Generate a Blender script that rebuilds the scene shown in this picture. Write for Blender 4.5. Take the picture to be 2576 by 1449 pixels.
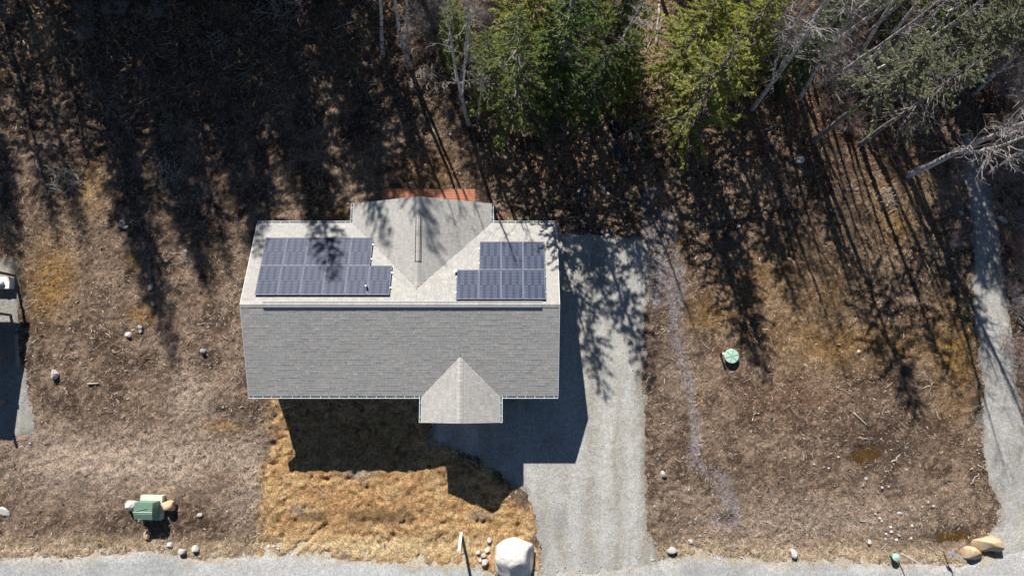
import bpy, math, random
import numpy as np
from mathutils import Vector, Matrix

for o in list(bpy.data.objects):
    bpy.data.objects.remove(o)
scene = bpy.context.scene
col = scene.collection
R = math.radians
rnd = random.Random(7)
RNG = np.random.default_rng(11)

# ------------------------------------------------------------------ camera, sky, sun, exposure
CAM_H, TILT, FOC = 39.95, R(7.73), 1750.0        # metres, radians, focal length in 2576-px units
cam = bpy.data.cameras.new('camera')
cam.sensor_width = 36.0
cam.lens = 36.0 * FOC / 2576.0
cam.clip_end = 2000
cam_o = bpy.data.objects.new('camera', cam)
cam_o.location = (0, 0, CAM_H)
cam_o.rotation_euler = (TILT, 0, 0)
col.objects.link(cam_o)
scene.camera = cam_o

SUN_EL, SUN_AZ = R(36.8), R(17.4)                 # azimuth measured from +Y towards -X
SD = Vector((-math.sin(SUN_AZ) * math.cos(SUN_EL), math.cos(SUN_AZ) * math.cos(SUN_EL), math.sin(SUN_EL)))
w = bpy.data.worlds.new('World')
scene.world = w
w.use_nodes = True
nt = w.node_tree
bg = nt.nodes['Background']
sky = nt.nodes.new('ShaderNodeTexSky')
sky.sky_type = 'NISHITA'
sky.sun_disc = False
sky.sun_elevation = SUN_EL
sky.sun_rotation = -SUN_AZ
sky.altitude = 1200
sky.air_density = 0.8
sky.dust_density = 0.1
sky.ozone_density = 1.6
nt.links.new(sky.outputs[0], bg.inputs[0])
bg.inputs[1].default_value = 0.05
sun = bpy.data.lights.new('sun', 'SUN')
sun.energy = 5.0
sun.angle = R(0.53)
sun.color = (1.0, 0.955, 0.89)
sun_o = bpy.data.objects.new('sun', sun)
sun_o.rotation_euler = SD.to_track_quat('Z', 'Y').to_euler()
sun_o.location = (-20, 60, 60)
col.objects.link(sun_o)
vs = scene.view_settings
vs.view_transform = 'Standard'
vs.look = 'None'
vs.gamma = 1
vs.use_curve_mapping = False
vs.exposure = 0.55

# ------------------------------------------------------------------ plan coordinates (photo survey px <-> metres)
ct, st = math.cos(TILT), math.sin(TILT)
def at(x, y, z=0.0):
    """ground plan point for a surveyed pixel (2576 wide) at height z"""
    a = (x - 1288) / FOC
    b = (724.5 - y) / FOC
    d = np.array([a, b * ct + st, b * st - ct])
    t = (z - CAM_H) / d[2]
    return float(d[0] * t), float(d[1] * t)
def to_px(X, Y, Z=0.0):
    dz = Z - CAM_H
    zz = Y * st - dz * ct
    return 1288 + FOC * X / zz, 724.5 - FOC * (Y * ct + dz * st) / zz
def poly(pts, z=0.0):
    return np.array([at(x, y, z) for x, y in pts])

# ------------------------------------------------------------------ noise
def _hash(ix, iy, seed):
    h = (ix.astype(np.int64) * 374761393 + iy.astype(np.int64) * 668265263 + seed * 974634777) & 0xFFFFFFFF
    h = ((h ^ (h >> 13)) * 1274126177) & 0xFFFFFFFF
    h = h ^ (h >> 16)
    return (h & 0xFFFFFF) / float(0xFFFFFF)
def vnoise(x, y, seed=0):
    ix, iy = np.floor(x), np.floor(y)
    fx, fy = x - ix, y - iy
    fx = fx * fx * (3 - 2 * fx); fy = fy * fy * (3 - 2 * fy)
    a = _hash(ix, iy, seed); b = _hash(ix + 1, iy, seed); c = _hash(ix, iy + 1, seed); d = _hash(ix + 1, iy + 1, seed)
    return (a * (1 - fx) + b * fx) * (1 - fy) + (c * (1 - fx) + d * fx) * fy
def fbm(x, y, freq, octv=4, seed=0, gain=0.5):
    s = 0; amp = 1; tot = 0
    for k in range(octv):
        s = s + amp * vnoise(x * freq + k * 17.3, y * freq - k * 9.1, seed + k)
        tot += amp; amp *= gain; freq *= 2.03
    return s / tot
def ss(a, b, t):
    t = np.clip((t - a) / (b - a), 0, 1)
    return t * t * (3 - 2 * t)
def sdist(P, X, Y):
    """signed distance, positive inside polygon P"""
    X = np.asarray(X, float); Y = np.asarray(Y, float)
    d = np.full(X.shape, 1e9); ins = np.zeros(X.shape, bool)
    n = len(P)
    for i in range(n):
        x0, y0 = P[i]; x1, y1 = P[(i + 1) % n]
        ex, ey = x1 - x0, y1 - y0
        t = np.clip(((X - x0) * ex + (Y - y0) * ey) / (ex * ex + ey * ey + 1e-12), 0, 1)
        d = np.minimum(d, (X - x0 - t * ex) ** 2 + (Y - y0 - t * ey) ** 2)
        c = ((y0 > Y) != (y1 > Y)) & (X < ex * (Y - y0) / (ey + 1e-12 if abs(ey) < 1e-12 else ey) + x0)
        ins ^= c
    d = np.sqrt(d)
    return np.where(ins, d, -d)
def pdist(L, X, Y):
    d = np.full(np.shape(X), 1e9)
    for i in range(len(L) - 1):
        x0, y0 = L[i]; x1, y1 = L[i + 1]
        ex, ey = x1 - x0, y1 - y0
        t = np.clip(((X - x0) * ex + (Y - y0) * ey) / (ex * ex + ey * ey), 0, 1)
        d = np.minimum(d, np.hypot(X - x0 - t * ex, Y - y0 - t * ey))
    return d

# ------------------------------------------------------------------ survey outlines
DRIVE = poly([(1085, 990), (1085, 1065), (1088, 1104), (1110, 1121), (1149, 1139), (1199, 1157), (1234, 1182), (1277, 1214),
              (1316, 1241), (1337, 1289), (1344, 1353), (1358, 1390), (1352, 1440), (1340, 1520), (1690, 1520), (1672, 1420), (1650, 1383), (1634, 1342),
              (1632, 1289), (1625, 1182), (1629, 1057), (1620, 969), (1626, 870), (1628, 785), (1634, 742), (1637, 642),
              (1623, 600), (1580, 596), (1498, 586), (1445, 583), (1390, 580), (1330, 600), (1330, 990)])
ROAD = poly([(-900, 1398), (0, 1397), (200, 1392), (391, 1380), (498, 1402), (600, 1392), (687, 1385), (786, 1392), (964, 1406), (1177, 1417),
             (1248, 1442), (1330, 1436), (1420, 1425), (1560, 1415), (1640, 1395), (1675, 1402), (1735, 1393), (1889, 1398), (1996, 1407), (2088, 1407),
             (2209, 1411), (2316, 1409), (2422, 1413), (2500, 1388), (2580, 1360), (3400, 1350), (3400, 1750), (-900, 1750)])
SIDE = poly([(2412, 330), (2417, 384), (2430, 472), (2435, 508), (2449, 614), (2444, 685), (2447, 785), (2458, 845), (2470, 970),
             (2469, 1057), (2472, 1146), (2486, 1225), (2515, 1271), (2508, 1310), (2488, 1338), (2490, 1400), (2470, 1470),
             (2800, 1470), (2700, 1300), (2600, 1120), (2568, 970), (2561, 863), (2543, 774), (2529, 650), (2508, 508), (2480, 384), (2455, 330)])
NGRAV = poly([(-250, 655), (0, 652), (38, 660), (46, 700), (52, 760), (44, 830), (60, 930), (80, 1020), (92, 1070), (88, 1098), (40, 1108), (0, 1114), (-250, 1125)])
LAWN = poly([(676, 985), (690, 1040), (672, 1132), (660, 1217), (655, 1324), (652, 1395), (786, 1402), (1000, 1418), (1248, 1446), (1350, 1420), (1340, 1289), (1250, 1190), (1090, 1110), (1090, 985)])
PAD = poly([(1085, 985), (1085, 1065), (1110, 1121), (1199, 1157), (1316, 1241), (1344, 1353), (1345, 1700), (1700, 1700), (1650, 1383), (1632, 1289),
            (1625, 1182), (1629, 1057), (1637, 642), (1623, 600), (1400, 575), (1390, 560), (660, 560), (640, 990)])
PUD = [poly([(x0 + rx * math.cos(a) * (1 + .18 * math.sin(3 * a + ph)), y0 + ry * math.sin(a) * (1 + .2 * math.cos(2 * a + ph))) for a in np.linspace(0, 6.283, 24, endpoint=False)])
       for x0, y0, rx, ry, ph in ((2182, 1142, 30, 24, .3), (2402, 1357, 46, 15, 1.2))]
STREAM = poly([(1537, 298), (1562, 330), (1558, 360), (1592, 400), (1590, 440), (1568, 432), (1552, 400), (1548, 350), (1536, 320)])
TRAIL = [np.array([at(*p) for p in L]) for L in (
    [(1637, 480), (1623, 518), (1637, 589), (1648, 642), (1650, 700), (1648, 765)],
    [(1665, 540), (1670, 600), (1668, 660), (1690, 740), (1694, 800)],
    [(1684, 548), (1705, 642), (1710, 714), (1694, 820), (1712, 874), (1730, 944), (1737, 969), (1746, 1040), (1750, 1093), (1746, 1164), (1785, 1189), (1824, 1203), (1821, 1246), (1849, 1281), (1849, 1312), (1814, 1310)])]

def base_h(X, Y):
    b = -0.16 + 0.36 * ss(-2.2, 0.1, sdist(PAD, X, Y))
    b = b + 0.14 * ss(-1.2, .3, sdist(ROAD, X, Y)) * (1 - ss(-1.5, .5, sdist(PAD, X, Y)))
    b = b + 0.06 * ss(-1.0, .3, sdist(SIDE, X, Y))
    b = b + 0.25 * (fbm(X, Y, .09, 2, 5) - .5) * ss(12, 18, np.abs(Y) + 0 * X)
    return b
def flat_mask(X, Y):
    m = np.maximum.reduce([ss(-.15, .5, sdist(P, X, Y)) for P in (DRIVE, ROAD, SIDE, NGRAV)])
    return m
def puddle_mask(X, Y):
    n = (fbm(X, Y, 1.6, 3, 77) - .5) * .9
    return np.maximum.reduce([ss(-.45, .15, sdist(P, X, Y) + n) for P in PUD + [STREAM]])
def bumps(X, Y):
    lum = fbm(X, Y, 1.1, 3, 31) - .5
    fine = fbm(X, Y, 4.2, 3, 71, .62) - .5
    lawn = ss(-.4, .4, sdist(LAWN, X, Y))
    forest = ss(11, 15, Y)
    tr = np.minimum.reduce([pdist(L, X, Y) for L in TRAIL])
    b = lum * (.12 + .02 * lawn + .25 * forest) + fine * (.20 + .06 * lawn + .12 * forest)
    # clods: sharp dents
    dent = np.maximum(0, fbm(X, Y, 2.6, 2, 90) - .62)
    b = b - dent * .75 * lawn
    b = b * (.35 + .65 * ss(.1, .5, tr)) - .05 * (1 - ss(.05, .45, tr))
    return b
def ground_h(X, Y):
    X = np.asarray(X, float); Y = np.asarray(Y, float)
    f = flat_mask(X, Y)
    p = puddle_mask(X, Y)
    return base_h(X, Y) + bumps(X, Y) * (1 - f) * (1 - .55 * p) - .15 * p - .03 * f

# lookup raster so that scattering stays fast
GX = np.arange(-36, 36.01, .1); GY = np.arange(-14, 30.01, .1)
_gx, _gy = np.meshgrid(GX, GY)
GH = ground_h(_gx, _gy)
GFLAT = flat_mask(_gx, _gy)
def lut(A, X, Y):
    X = np.asarray(X, float); Y = np.asarray(Y, float)
    fx = np.clip((X - GX[0]) / .1, 0, len(GX) - 1.001); fy = np.clip((Y - GY[0]) / .1, 0, len(GY) - 1.001)
    i = fx.astype(int); j = fy.astype(int); u = fx - i; v = fy - j
    return (A[j, i] * (1 - u) + A[j, i + 1] * u) * (1 - v) + (A[j + 1, i] * (1 - u) + A[j + 1, i + 1] * u) * v
def gz(X, Y):
    return lut(GH, X, Y)
def gz1(x, y):
    return float(gz(np.array([x]), np.array([y]))[0])

# ------------------------------------------------------------------ materials
def mat(name, color=(.5, .5, .5), attr=None, rough=.9, spec=.3, noise=(), bump=None, metallic=0, speck=None, drough=0, bands=None):
    """procedural material: base colour (or the point colour attribute) varied by noise, with fine bump"""
    m = bpy.data.materials.new(name); m.use_nodes = True
    N = m.node_tree.nodes; L = m.node_tree.links
    p = N['Principled BSDF']
    p.inputs['Roughness'].default_value = rough
    p.inputs['Specular IOR Level'].default_value = spec
    p.inputs['Metallic'].default_value = metallic
    if 'Diffuse Roughness' in p.inputs:
        p.inputs['Diffuse Roughness'].default_value = drough
    tc = N.new('ShaderNodeTexCoord')
    if attr:
        a = N.new('ShaderNodeAttribute'); a.attribute_name = attr; cur = a.outputs['Color']
    else:
        a = N.new('ShaderNodeRGB'); a.outputs[0].default_value = (*color, 1); cur = a.outputs[0]
    def mul(cur, fac_out, lo, hi):
        mr = N.new('ShaderNodeMapRange'); mr.inputs['From Min'].default_value = .3; mr.inputs['From Max'].default_value = .7
        mr.inputs['To Min'].default_value = lo; mr.inputs['To Max'].default_value = hi
        L.new(fac_out, mr.inputs['Value'])
        v = N.new('ShaderNodeVectorMath'); v.operation = 'SCALE'
        L.new(cur, v.inputs[0]); L.new(mr.outputs[0], v.inputs['Scale'])
        return v.outputs[0]
    for sc, lo, hi in noise:
        n = N.new('ShaderNodeTexNoise'); n.inputs['Scale'].default_value = sc; n.inputs['Detail'].default_value = 6; n.inputs['Roughness'].default_value = .65
        L.new(tc.outputs['Object'], n.inputs['Vector'])
        cur = mul(cur, n.outputs['Fac'], lo, hi)
    if speck:
        vo = N.new('ShaderNodeTexVoronoi'); vo.inputs['Scale'].default_value = speck[0]
        L.new(tc.outputs['Object'], vo.inputs['Vector'])
        sp = N.new('ShaderNodeSeparateColor'); L.new(vo.outputs['Color'], sp.inputs[0])
        cur = mul(cur, sp.outputs[0], speck[1], speck[2])
    if bands:
        mp = N.new('ShaderNodeMapping'); mp.inputs['Scale'].default_value = bands[0]
        L.new(tc.outputs['Object'], mp.inputs['Vector'])
        n = N.new('ShaderNodeTexNoise'); n.inputs['Scale'].default_value = 1; n.inputs['Detail'].default_value = 3
        L.new(mp.outputs[0], n.inputs['Vector'])
        cr = N.new('ShaderNodeValToRGB'); cr.color_ramp.elements[0].position = bands[1]; cr.color_ramp.elements[1].position = bands[2]
        cr.color_ramp.elements[0].color = (*bands[3], 1); cr.color_ramp.elements[1].color = (1, 1, 1, 1)
        L.new(n.outputs['Fac'], cr.inputs[0])
        mx = N.new('ShaderNodeVectorMath'); mx.operation = 'MULTIPLY'
        L.new(cur, mx.inputs[0]); L.new(cr.outputs[0], mx.inputs[1]); cur = mx.outputs[0]
    L.new(cur, p.inputs['Base Color'])
    if bump:
        n = N.new('ShaderNodeTexNoise'); n.inputs['Scale'].default_value = bump[0]; n.inputs['Detail'].default_value = 5; n.inputs['Roughness'].default_value = .7
        L.new(tc.outputs['Object'], n.inputs['Vector'])
        b = N.new('ShaderNodeBump'); b.inputs['Strength'].default_value = bump[1]; b.inputs['Distance'].default_value = bump[2]
        L.new(n.outputs['Fac'], b.inputs['Height']); L.new(b.outputs[0], p.inputs['Normal'])
    return m

M = {}
M['ground'] = mat('earth', attr='Col', rough=.95, spec=.15, noise=((3.2, .8, 1.2), (22, .6, 1.4)), speck=(15, .72, 1.32), bump=(16, 1.0, .08))
M['gravel'] = mat('gravel', attr='Col', rough=.9, spec=.2, noise=((.5, .9, 1.1), (5, .88, 1.12)), speck=(26, .80, 1.22), bump=(26, .6, .025))
M['chips'] = mat('dead_wood_chips', attr='Col', rough=.9, spec=.1)
M['stone'] = mat('pale_stone', color=(.58, .56, .53), rough=.85, noise=((6, .75, 1.2), (30, .85, 1.15)), bump=(18, .5, .03))
M['stone_grey'] = mat('grey_stone', color=(.27, .27, .28), rough=.85, noise=((6, .7, 1.25), (30, .85, 1.15)), bump=(18, .5, .03))
M['stone_tan'] = mat('tan_stone', color=(.58, .42, .27), rough=.85, noise=((3, .75, 1.2), (22, .85, 1.15)), bump=(12, .5, .03))
M['boulder'] = mat('white_boulder', color=(.80, .76, .71), rough=.85, noise=((1.3, .74, 1.08), (7, .78, 1.08), (30, .85, 1.1)), bump=(5, .8, .12))
M['shingle'] = mat('asphalt_shingle', attr='Col', rough=.92, spec=.15, noise=((.5, .95, 1.04), (60, .88, 1.12)))
M['white'] = mat('white_paint', color=(.8, .8, .8), rough=.45, noise=((3, .95, 1.04),))
M['gutter_in'] = mat('gutter_inside', color=(.10, .20, .22), rough=.5, noise=((5, .8, 1.2),))  # dark teal inside: shade in the trough put into the colour
M['siding'] = mat('grey_siding', color=(.22, .26, .29), rough=.6, noise=((2, .93, 1.07),))
M['glass'] = mat('window_glass', color=(.03, .04, .05), rough=.05, spec=.6)
M['dark'] = mat('dark_metal', color=(.03, .03, .035), rough=.5, noise=((8, .9, 1.1),))
M['alu'] = mat('aluminium', color=(.55, .56, .6), rough=.35, metallic=.7, noise=((10, .9, 1.1),))
M['panel_frame'] = mat('anodised_panel_frame', color=(.055, .06, .085), rough=.5, spec=.2, noise=((10, .9, 1.1),))
M['cell'] = mat('solar_cell', attr='Col', rough=.5, spec=.16, noise=((2.5, .85, 1.15),))
M['backsheet'] = mat('solar_backsheet', color=(.26, .285, .35), rough=.5, spec=.16, noise=((5, .9, 1.1),))
M['deck'] = mat('red_cedar_deck', color=(.50, .20, .12), rough=.75, noise=((2, .85, 1.12), (25, .85, 1.12)), bump=(40, .3, .004))
M['birch'] = mat('birch_bark', color=(.62, .60, .57), rough=.8, noise=((3, .75, 1.2),), bands=((3, 3, 9), .36, .50, (.18, .15, .13)), bump=(12, .5, .02))
M['twig'] = mat('bare_twigs', color=(.32, .29, .28), rough=.85, noise=((4, .7, 1.25),))
M['twig_pink'] = mat('pinkish_twigs', color=(.30, .22, .20), rough=.85, noise=((4, .7, 1.25),))
M['bark'] = mat('grey_spruce_bark', color=(.21, .19, .18), rough=.9, noise=((5, .6, 1.35), (20, .8, 1.2)), bump=(16, .8, .03))
M['needle'] = mat('spruce_needles', attr='Col', rough=.6, spec=.25, noise=((1.2, .75, 1.3),))
def translucent(m, amt):
    N = m.node_tree.nodes; L = m.node_tree.links; p = N['Principled BSDF']; o = N['Material Output']
    t = N.new('ShaderNodeBsdfTranslucent'); L.new(p.inputs['Base Color'].links[0].from_socket, t.inputs['Color'])
    x = N.new('ShaderNodeMixShader'); x.inputs[0].default_value = amt
    L.new(p.outputs[0], x.inputs[1]); L.new(t.outputs[0], x.inputs[2]); L.new(x.outputs[0], o.inputs['Surface'])
translucent(M['needle'], .5)
M['grass'] = mat('dry_grass', attr='Col', rough=.85, spec=.15)
M['wood_grey'] = mat('weathered_wood', color=(.42, .37, .32), rough=.85, noise=((5, .75, 1.2), (25, .8, 1.2)), bump=(25, .5, .01))
M['green_metal'] = mat('green_enamel', color=(.16, .27, .20), rough=.5, noise=((4, .9, 1.1),))
M['green_pale'] = mat('pale_green_fibreglass', color=(.62, .65, .57), rough=.55, noise=((4, .92, 1.08),))
M['green_lid'] = mat('green_plastic_lid', color=(.42, .60, .50), rough=.5, noise=((6, .9, 1.1),))
M['blue_sign'] = mat('blue_sign', color=(.25, .42, .62), rough=.4, noise=((6, .95, 1.05),))
M['brown_post'] = mat('brown_post', color=(.25, .14, .09), rough=.8, noise=((4, .8, 1.2),), bump=(25, .4, .01))
M['water'] = mat('rusty_water', color=(.075, .042, .013), rough=.06, spec=.5, noise=((1.5, .7, 1.3),))
M['dark_water'] = mat('dark_water', color=(.012, .014, .016), rough=.08, spec=.5, noise=((2, .7, 1.3),))

# ------------------------------------------------------------------ mesh helpers
class MB:
    """collects vertices / faces / per-vertex colours; build() links ONE mesh object"""
    def __init__(s):
        s.V = []; s.F = []; s.C = []; s.MI = []; s.n = 0
    def add(s, V, F, color=(1, 1, 1), mi=0):
        V = np.asarray(V, float).reshape(-1, 3)
        s.V.append(V)
        c = np.asarray(color, float)
        if c.ndim == 1: c = np.tile(c, (len(V), 1))
        s.C.append(c)
        if isinstance(F, np.ndarray):
            s.F.append(F + s.n); s.MI.append(np.full(len(F), mi))
        else:
            for f in F:
                s.F.append(np.array([f]) + s.n); s.MI.append(np.array([mi]))
        s.n += len(V)
        return s
    def box(s, c, size, rz=0, color=(1, 1, 1), mi=0, mtx=None):
        x, y, z = [v / 2 for v in size]
        V = np.array([(-x, -y, -z), (x, -y, -z), (x, y, -z), (-x, y, -z), (-x, -y, z), (x, -y, z), (x, y, z), (-x, y, z)])
        if rz:
            cr, sr = math.cos(rz), math.sin(rz)
            V = V @ np.array([[cr, sr, 0], [-sr, cr, 0], [0, 0, 1]])
        if mtx is not None: V = V @ np.array(mtx.to_3x3()).T
        V = V + np.array(c)
        F = np.array([(0, 3, 2, 1), (4, 5, 6, 7), (0, 1, 5, 4), (1, 2, 6, 5), (2, 3, 7, 6), (3, 0, 4, 7)])
        return s.add(V, F, color, mi)
    def tube(s, P, r, sides=6, color=(1, 1, 1), mi=0, cap=True):
        P = np.asarray(P, float); n = len(P)
        r = np.broadcast_to(r, (n,))
        T = np.gradient(P, axis=0); T /= np.linalg.norm(T, axis=1)[:, None] + 1e-9
        ref = np.array([0, 0, 1.0]) if abs(T[:, 2].mean()) < .8 else np.array([1.0, 0, 0])
        A = np.cross(T, ref); A /= np.linalg.norm(A, axis=1)[:, None] + 1e-9
        B = np.cross(T, A)
        an = np.linspace(0, 2 * math.pi, sides, endpoint=False)
        V = (P[:, None] + r[:, None, None] * (np.cos(an)[None, :, None] * A[:, None] + np.sin(an)[None, :, None] * B[:, None])).reshape(-1, 3)
        i, j = np.meshgrid(np.arange(n - 1), np.arange(sides), indexing='ij')
        a = i * sides + j; b = i * sides + (j + 1) % sides
        F = np.stack([a, b, b + sides, a + sides], -1).reshape(-1, 4)
        s.add(V, F, color, mi)
        if cap and sides > 2:
            s.F.append(np.array([np.arange(sides) + s.n - sides])); s.MI.append(np.array([mi]))
            s.F.append(np.array([np.arange(sides)[::-1] + s.n - n * sides])); s.MI.append(np.array([mi]))
        return s
    def mesh(s, name, mats, smooth=False):
        me = bpy.data.meshes.new(name)
        V = np.concatenate(s.V)
        me.vertices.add(len(V)); me.vertices.foreach_set('co', V.astype(np.float32).ravel())
        sizes = np.concatenate([np.full(len(f), f.shape[1]) for f in s.F])
        idx = np.concatenate([f.ravel() for f in s.F]).astype(np.int32)
        me.loops.add(len(idx)); me.loops.foreach_set('vertex_index', idx)
        me.polygons.add(len(sizes))
        st_ = np.concatenate([[0], np.cumsum(sizes)[:-1]]).astype(np.int32)
        me.polygons.foreach_set('loop_start', st_)
        me.polygons.foreach_set('material_index', np.concatenate(s.MI).astype(np.int32))
        me.polygons.foreach_set('use_smooth', np.full(len(sizes), bool(smooth)))
        C = np.concatenate(s.C); C = np.concatenate([C, np.ones((len(C), 1))], 1).astype(np.float32)
        at_ = me.attributes.new('Col', 'FLOAT_COLOR', 'POINT'); at_.data.foreach_set('color', C.ravel())
        for m_ in (mats if isinstance(mats, (list, tuple)) else [mats]): me.materials.append(M[m_])
        me.update(calc_edges=True); me.validate()
        return me
    def build(s, name, mats, parent=None, smooth=False):
        return link(name, s.mesh(name, mats, smooth), parent)
def link(name, me, parent=None, loc=None):
    o = bpy.data.objects.new(name, me); col.objects.link(o)
    if parent: o.parent = parent
    if loc is not None: o.location = loc
    return o
def tag(o, label=None, cat=None, group=None, kind=None):
    if label: o['label'] = label
    if cat: o['category'] = cat
    if group: o['group'] = group
    if kind: o['kind'] = kind
    return o
def thing(name, loc, label, cat, group=None, rz=0):
    o = bpy.data.objects.new(name, None); col.objects.link(o)
    o.empty_display_size = .2
    o.location = loc; o.rotation_euler = (0, 0, rz)
    return tag(o, label, cat, group)
def grid_mesh(xs, ys, zf):
    X, Y = np.meshgrid(xs, ys)
    V = np.stack([X, Y, zf], -1).reshape(-1, 3)
    nx, ny = len(xs), len(ys)
    i, j = np.meshgrid(np.arange(ny - 1), np.arange(nx - 1), indexing='ij')
    a = i * nx + j
    return V, np.stack([a, a + 1, a + nx + 1, a + nx], -1).reshape(-1, 4)

# ------------------------------------------------------------------ the ground sheet
def blob(PX, PY, x, y, rx, ry):
    return np.exp(-(((PX - x) / rx) ** 2 + ((PY - y) / ry) ** 2))
def mixc(A, c, m):
    return A * (1 - m[..., None]) + np.array(c) * m[..., None]
def ground_color(X, Y):
    PX, PY = to_px(X, Y)
    n1 = fbm(X, Y, .35, 4, 201); n2 = fbm(X, Y, 1.5, 4, 202); n3 = fbm(X, Y, 5, 3, 203, .65); n4 = fbm(X, Y, .8, 3, 204)
    C = np.tile(np.array((.128, .086, .061)), X.shape + (1,))
    C = mixc(C, (.225, .160, .115), ss(.42, .62, n2 * .6 + n1 * .4))
    C = mixc(C, (.062, .040, .030), ss(.50, .64, n4) * .8)
    C = mixc(C, (.30, .22, .16), ss(.50, .75, n3) * .55)
    # bare, trampled pale soil beside the road and the neighbour's gravel
    tan = (blob(PX, PY, 330, 1160, 340, 75) + .9 * blob(PX, PY, 470, 1000, 60, 60) + .5 * blob(PX, PY, 620, 1250, 60, 130) + .6 * blob(PX, PY, 2000, 1320, 330, 80) + .35 * blob(PX, PY, 1700, 930, 60, 120))
    C = mixc(C, (.43, .335, .26), np.clip(tan * (.55 + .9 * n1), 0, .88))
    # mossy golden grass patches
    gold = (blob(PX, PY, 120, 700, 60, 90) + blob(PX, PY, 225, 470, 34, 60) + blob(PX, PY, 330, 650, 22, 16) + blob(PX, PY, 350, 790, 30, 22) + .6 * blob(PX, PY, 1080, 440, 60, 60)
            + blob(PX, PY, 1700, 620, 22, 40) + .7 * blob(PX, PY, 1790, 790, 60, 40) + .9 * blob(PX, PY, 2260, 540, 50, 70) + .8 * blob(PX, PY, 2410, 900, 60, 150) + .7 * blob(PX, PY, 2150, 870, 200, 60) + .5 * blob(PX, PY, 2000, 700, 200, 120)
            + .6 * blob(PX, PY, 560, 1075, 50, 18) + .6 * blob(PX, PY, 860, 540, 30, 18) + .5 * blob(PX, PY, 1750, 1000, 20, 60))
    C = mixc(C, (.27, .155, .045), np.clip(gold * (.2 + 1.3 * n1), 0, .8))
    rust = .45 * blob(PX, PY, 1980, 300, 260, 130) + .5 * blob(PX, PY, 2250, 420, 160, 80) + .5 * blob(PX, PY, 1450, 420, 160, 70) + .5 * blob(PX, PY, 560, 1200, 45, 30) + .7 * blob(PX, PY, 1815, 885, 20, 16) + .45 * blob(PX, PY, 2000, 1000, 160, 60)
    C = mixc(C, (.17, .08, .042), np.clip(rust * (.2 + 1.4 * n2), 0, .75))
    # forest floor
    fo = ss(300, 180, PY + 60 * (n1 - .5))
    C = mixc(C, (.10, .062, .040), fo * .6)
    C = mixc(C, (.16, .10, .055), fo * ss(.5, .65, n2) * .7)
    straw = blob(PX, PY, 1640, 80, 34, 110) + .8 * blob(PX, PY, 100, 70, 40, 90) + .8 * blob(PX, PY, 225, 485, 30, 40) + .8 * blob(PX, PY, 2360, 470, 80, 45) + .5 * blob(PX, PY, 2250, 500, 40, 40)
    C = mixc(C, (.42, .29, .16), np.clip(straw * (.4 + .9 * n2), 0, .85))
    # road verges: bleached grass
    rv = ss(-1.3, -.1, sdist(ROAD, X, Y))
    C = mixc(C, (.50, .39, .26), rv * (.35 + .8 * n2) * .8)
    # lawn: golden brown winter moss
    lw = ss(-.45, .35, sdist(LAWN, X, Y) + (n2 - .5) * 1.8 + (n3 - .5) * .8)
    LC = np.tile(np.array((.42, .255, .120)), X.shape + (1,))
    LC = mixc(LC, (.51, .345, .17), ss(.45, .65, n2))
    LC = mixc(LC, (.27, .15, .065), ss(.5, .7, n3) * .6)
    LC = mixc(LC, (.56, .44, .26), blob(PX, PY, 960, 1375, 330, 26) * .8)
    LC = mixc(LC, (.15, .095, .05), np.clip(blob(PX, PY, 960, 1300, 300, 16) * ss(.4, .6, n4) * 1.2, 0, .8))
    LC = mixc(LC, (.30, .26, .20), np.clip((blob(PX, PY, 750, 1284, 22, 9) + blob(PX, PY, 900, 1195, 34, 12) + blob(PX, PY, 1200, 1300, 20, 9)) * 1.0, 0, .8))
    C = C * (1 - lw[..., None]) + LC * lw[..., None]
    # grey silty trickle bed
    tr = np.minimum.reduce([pdist(L, X, Y) for L in TRAIL]) + (n2 - .5) * .45
    C = mixc(C, (.25, .222, .232), (1 - ss(.10, .60, tr + (n4 - .5) * .5)) * ss(.25, .6, n3 * .5 + n2 * .5) * 1.0)
    C = mixc(C, (.03, .018, .012), puddle_mask(X, Y) * .6)
    # wet dark mud near the puddles
    C = mixc(C, (.075, .05, .036), np.clip(.8 * blob(PX, PY, 2230, 1120, 120, 70) + .7 * blob(PX, PY, 2340, 1350, 90, 22) + .6 * blob(PX, PY, 1830, 1300, 30, 20), 0, .7))
    return np.clip(C * (.85 + .3 * n3[..., None]), 0, 1)

fx = np.arange(-34, 34.01, .1); fy = np.arange(-12.5, 26.51, .1)
far = np.array([.5, 1.5, 3.5, 8, 18, 40, 90, 180, 320])
xs = np.concatenate([fx[0] - far[::-1], fx, fx[-1] + far]); ys = np.concatenate([fy[0] - far[::-1], fy, fy[-1] + far])
gx_, gy_ = np.meshgrid(xs, ys)
V, F = grid_mesh(xs, ys, ground_h(gx_, gy_))
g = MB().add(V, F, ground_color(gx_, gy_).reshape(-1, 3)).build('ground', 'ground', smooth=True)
tag(g, 'brown bare earth with wood chips, moss and leaf litter', kind='structure')

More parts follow.
